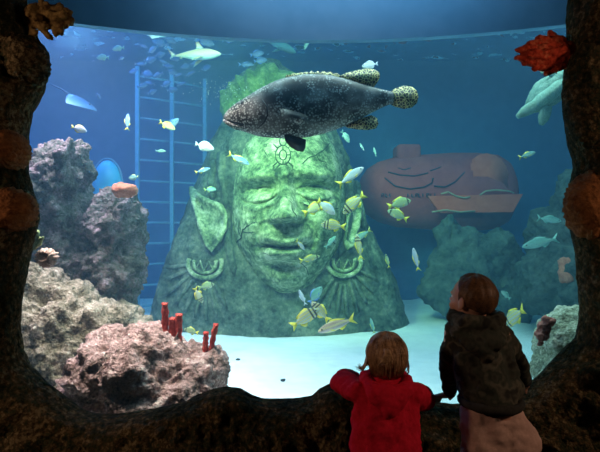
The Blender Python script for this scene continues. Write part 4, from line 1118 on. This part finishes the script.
for a_ in (anL, anR):
    bm = bmesh.new(); add_caps(bm, [a_+V((0, -.02, -.015)), a_+V((0, .05, -.022)), a_+V((0, .12, -.03))], [.04, .038, .03]); bm = fuse(bm, .008, 3)
    for v in bm.verts: v.co.z = max(v.co.z, 0.0)
    obj('shoe', bm, M['shoe'], boy)

# ---- toddler
def C_(px, py, Y=1.9): return P(px, py, Y)
hc = C_(386, 356, 1.92); HR = .087
neck = C_(386, 378, 1.90); chest = C_(385, 402, 1.90); pelvis = C_(384, 462, 1.86)
shL, shR = C_(361, 391, 1.91), C_(411, 393, 1.91)
elL, wrL = C_(342, 383, 2.06), C_(352, 378, 2.24)
elR, wrR = C_(425, 398, 2.04), C_(418, 394, 2.24)
hipL, hipR = pelvis+V((-.05, 0, -.03)), pelvis+V((.05, 0, -.03)); knL, knR = V((hipL.x, 1.9, .24)), V((hipR.x, 1.9, .24)); anL, anR = V((hipL.x-.01, 1.86, .06)), V((hipR.x+.01, 1.86, .06))
bm = bmesh.new()
T, rot = head_mesh(bm, hc, HR, math.radians(4), math.radians(6))
add_caps(bm, [T((0, -.15, -.4)), neck, chest], [.04, .038, .07]); add_caps(bm, [chest, pelvis], [.085, .085])
add_caps(bm, [chest+V((0, 0, .02)), shL, elL, wrL], [.05, .032, .026, .018]); add_caps(bm, [chest+V((0, 0, .02)), shR, elR, wrR], [.05, .032, .026, .018])
add_caps(bm, [pelvis, hipL, knL, anL, anL+V((0, .07, -.03))], [.08, .065, .045, .03, .025]); add_caps(bm, [pelvis, hipR, knR, anR, anR+V((0, .07, -.03))], [.08, .065, .045, .03, .025])
hand(bm, wrL, V((.2, .8, -.5)), V((0, -.3, -1)), -1, .85); hand(bm, wrR, V((-.2, .8, -.5)), V((0, -.3, -1)), 1, .85)
kid = obj('person', fuse(bm, .0055, 3), M['skin'])
tag(kid, 'toddler in red hooded fleece resting both arms on the rock sill, face to the glass', 'person')
for s in (-1, 1):
    b = bmesh.new(); add_ell(b, T((s*.3, .70, -.06)), (.11*HR, .09*HR, .075*HR), rot=rot, seg=14, rings=10); e_ = obj('eye', b, M['eye_white'], kid)
    b = bmesh.new(); add_ell(b, T((s*.3, .775, -.06)), (.05*HR, .04*HR, .05*HR), rot=rot, seg=12, rings=8); obj('pupil', b, M['black'], e_)
bm = hair_shell(hc, HR, rot, 1.14, .30, -.75, -.95, wob=.05, seed=8)
rh = random.Random(4)
for i in range(150):   # loose strands over the cap, ends free round the neck
    a = rh.uniform(-math.pi*.95, -.05*math.pi); el = rh.uniform(.2, 1.2)
    pts = []
    for t in range(7):
        e2 = lerp(el, -.75-.2*rh.random(), t/6); rr3 = 1.0 if t < 5 else 1.0+.05*(t-4)
        pts.append(hc+rot @ (V((math.cos(a)*.93*math.cos(e2)*rr3, math.sin(a)*1.06*math.cos(e2)*rr3-.08, math.sin(e2)*1.0+.12))*HR))
    pts[-1].z -= HR*.12
    add_tube(bm, pts, [.0012]*5+[.0011, .0005], 5)
hk = obj('hair', bm, M['hair_dark'], kid)
bm = bmesh.new(); b0 = hc+V((-.012, -.09, .035))
for i in range(60):    # small gathered ponytail
    q = rh.uniform(0, 6.28); r = rh.uniform(.0, .012); d = V((rh.uniform(-.028, .012), -.02, rh.uniform(-.045, -.01)))
    s0 = b0+V((math.cos(q)*r, 0, math.sin(q)*r)); add_tube(bm, [s0+V((0, .02, 0)), s0+V((0, -.012, .004)), s0+d*.6+V((0, -.012, 0)), s0+d], [.005, .005, .004, .001], 5)
obj('ponytail', bm, M['hair_blond'], hk)
for s_, n_ in ((-1, 12), (1, 7)):
    bm = bmesh.new()
    for i in range(n_):    # wisps flipping out beside the neck
        p0 = hc+V((s_*.076, -.02+rh.uniform(-.02, .02), .0)); k_ = rh.uniform(.6, 1.1)
        if s_ < 0: pts = [p0, p0+V((-.008, 0, -.03)), p0+V((-.022*k_, 0, -.046)), p0+V((-.04*k_, 0, -.036*k_))]
        else: pts = [p0, p0+V((.006, 0, -.03)), p0+V((.005, 0, -.055)), p0+V((-.004*k_, 0, -.08*k_))]
        add_tube(bm, pts, [.0024, .0024, .0018, .0006], 5)
    obj('hair_wisp', bm, M['hair_blond'], hk)
bm = bmesh.new()
add_caps(bm, [neck+V((0, 0, -.03)), chest, C_(384, 430, 1.88), pelvis], [.060, .096, .106, .112])
add_caps(bm, [C_(369, 398, 1.9), C_(370, 450, 1.87)], [.055, .078]); add_caps(bm, [C_(402, 400, 1.9), C_(401, 450, 1.87)], [.055, .078])
add_caps(bm, [chest+V((-.03, 0, .02)), shL, elL, elL.lerp(wrL, .75)], [.07, .052, .048, .042])
add_caps(bm, [chest+V((.03, 0, .02)), shR, elR, elR.lerp(wrR, .75)], [.07, .05, .045, .04])
bm = cloth(bm, .008, [(7, .012), (20, .008)], 4, seed=12)
hk2 = obj('hoodie', bm, M['redfleece'], kid)
bm = bmesh.new()
for i in range(13):
    q = math.pi*2*i/12; add_ell(bm, neck+V((.075*math.cos(q), .068*math.sin(q), -.012+.014*math.sin(q))), (.03, .028, .024), seg=12, rings=8)
add_caps(bm, [neck+V((-.055, -.055, -.03)), neck+V((0, -.085, -.075)), neck+V((.055, -.055, -.03))], [.032, .042, .032])
add_caps(bm, [neck+V((0, -.075, -.03)), neck+V((-.005, -.092, -.10))], [.035, .026])
bm = cloth(bm, .008, [(9, .012), (24, .005)], 4, 15); obj('hood', bm, M['redfleece'], hk2)
bm = bmesh.new()
for h_, k_, a_ in ((hipL, knL, anL), (hipR, knR, anR)): add_caps(bm, [pelvis+V((0, 0, -.01)), h_, k_, a_+V((0, 0, .02))], [.09, .08, .06, .045])
bm = cloth(bm, .009, [(8, .008)], 4, 3); obj('leggings', bm, M['jeans'], kid)
for a_ in (anL, anR):
    bm = bmesh.new(); add_caps(bm, [a_+V((0, -.02, -.015)), a_+V((0, .04, -.022)), a_+V((0, .09, -.03))], [.036, .034, .027]); bm = fuse(bm, .008, 3)
    for v in bm.verts: v.co.z = max(v.co.z, 0.0)
    obj('shoe', bm, M['shoe'], kid)

# ------------------------------------------------------------------ lights
def area(name, loc, aimat, power, color, sx, sy, spread=180):
    l = bpy.data.lights.new(name, 'AREA'); l.shape = 'RECTANGLE'; l.size = sx; l.size_y = sy; l.energy = power; l.color = color; l.spread = math.radians(spread)
    o = bpy.data.objects.new(name, l); COL.objects.link(o); o.location = loc
    z = (V(loc)-V(aimat)).normalized(); x = V((1, 0, 0))
    if abs(z.x) > .9: x = V((0, 1, 0))
    x = (x-z*x.dot(z)).normalized(); y = z.cross(x)
    o.rotation_euler = Matrix((x, y, z)).transposed().to_euler(); return o
area('tank_lamp_front', (.9, 4.2, 4.4), (.9, 3.95, 0), 190, (.78, .99, 1), 4.5, .8)
area('tank_lamp_main', (1.2, 6.3, 4.45), (1.2, 5.8, 0), 84, (.27, .84, 1), 7.5, 4.0)
area('tank_lamp_statue', (-1.0, 3.6, 3.35), (-.2, 6.4, 1.9), 47, (.66, 1, .5), .8, .4, 70)
area('tank_lamp_blue', (-3.6, 6.6, 4.4), (-3.2, 7.6, 1.0), 130, (.15, .31, 1), 3.0, 2.0)
area('tank_lamp_reef', (-1.25, 3.36, 2.95), (-1.1, 3.5, .5), 32, (1, .80, .70), 1.1, .08, 80)
area('tank_lamp_rock', (-2.3, 4.2, 4.2), (-2.2, 4.7, 1.5), 75, (1, .70, .88), .8, .5, 80)
area('ripple_glint_fill', (-3.3, 7.4, 4.05), (-3.3, 7.4, 5), 40, (.7, .88, 1), .5, .5, 120)  # unseen upward light added to make glints on the ripples
area('header_fill', (.25, 2.92, 3.35), (.25, 3.25, 2.7), 8, (.42, .72, 1), 1.8, .06)  # unseen strip added to brighten the front face of the header
area('room_warm_left', (-2.68, .9, 2.1), (.2, 1.9, .7), 17, (1, .62, .42), .3, .3)  # unseen warm room light, set aside so the pane does not mirror it
area('room_warm_right', (2.68, .8, 2.1), (.3, 1.9, .7), 17, (1, .62, .42), .3, .3)  # its unseen counterpart on the right, likewise kept out of the pane's mirror

w = bpy.data.worlds.new('World'); sc.world = w; w.use_nodes = True
w.node_tree.nodes['Background'].inputs['Color'].default_value = (.01, .012, .015, 1); w.node_tree.nodes['Background'].inputs['Strength'].default_value = .5

cam = bpy.data.cameras.new('camera'); co = bpy.data.objects.new('camera', cam); COL.objects.link(co)
co.location = (0, 0, CAMZ); co.rotation_euler = (math.pi/2, 0, 0); cam.sensor_width = 36; cam.lens = 36*F/600; cam.clip_start = .05
sc.camera = co
sc.view_settings.view_transform = 'Standard'; sc.view_settings.look = 'None'; sc.view_settings.gamma = 1; sc.view_settings.use_curve_mapping = False
sc.view_settings.exposure = 0.0
sc.cycles.volume_bounces = 1
sc.cycles.caustics_reflective = False
sc.cycles.use_denoising = True
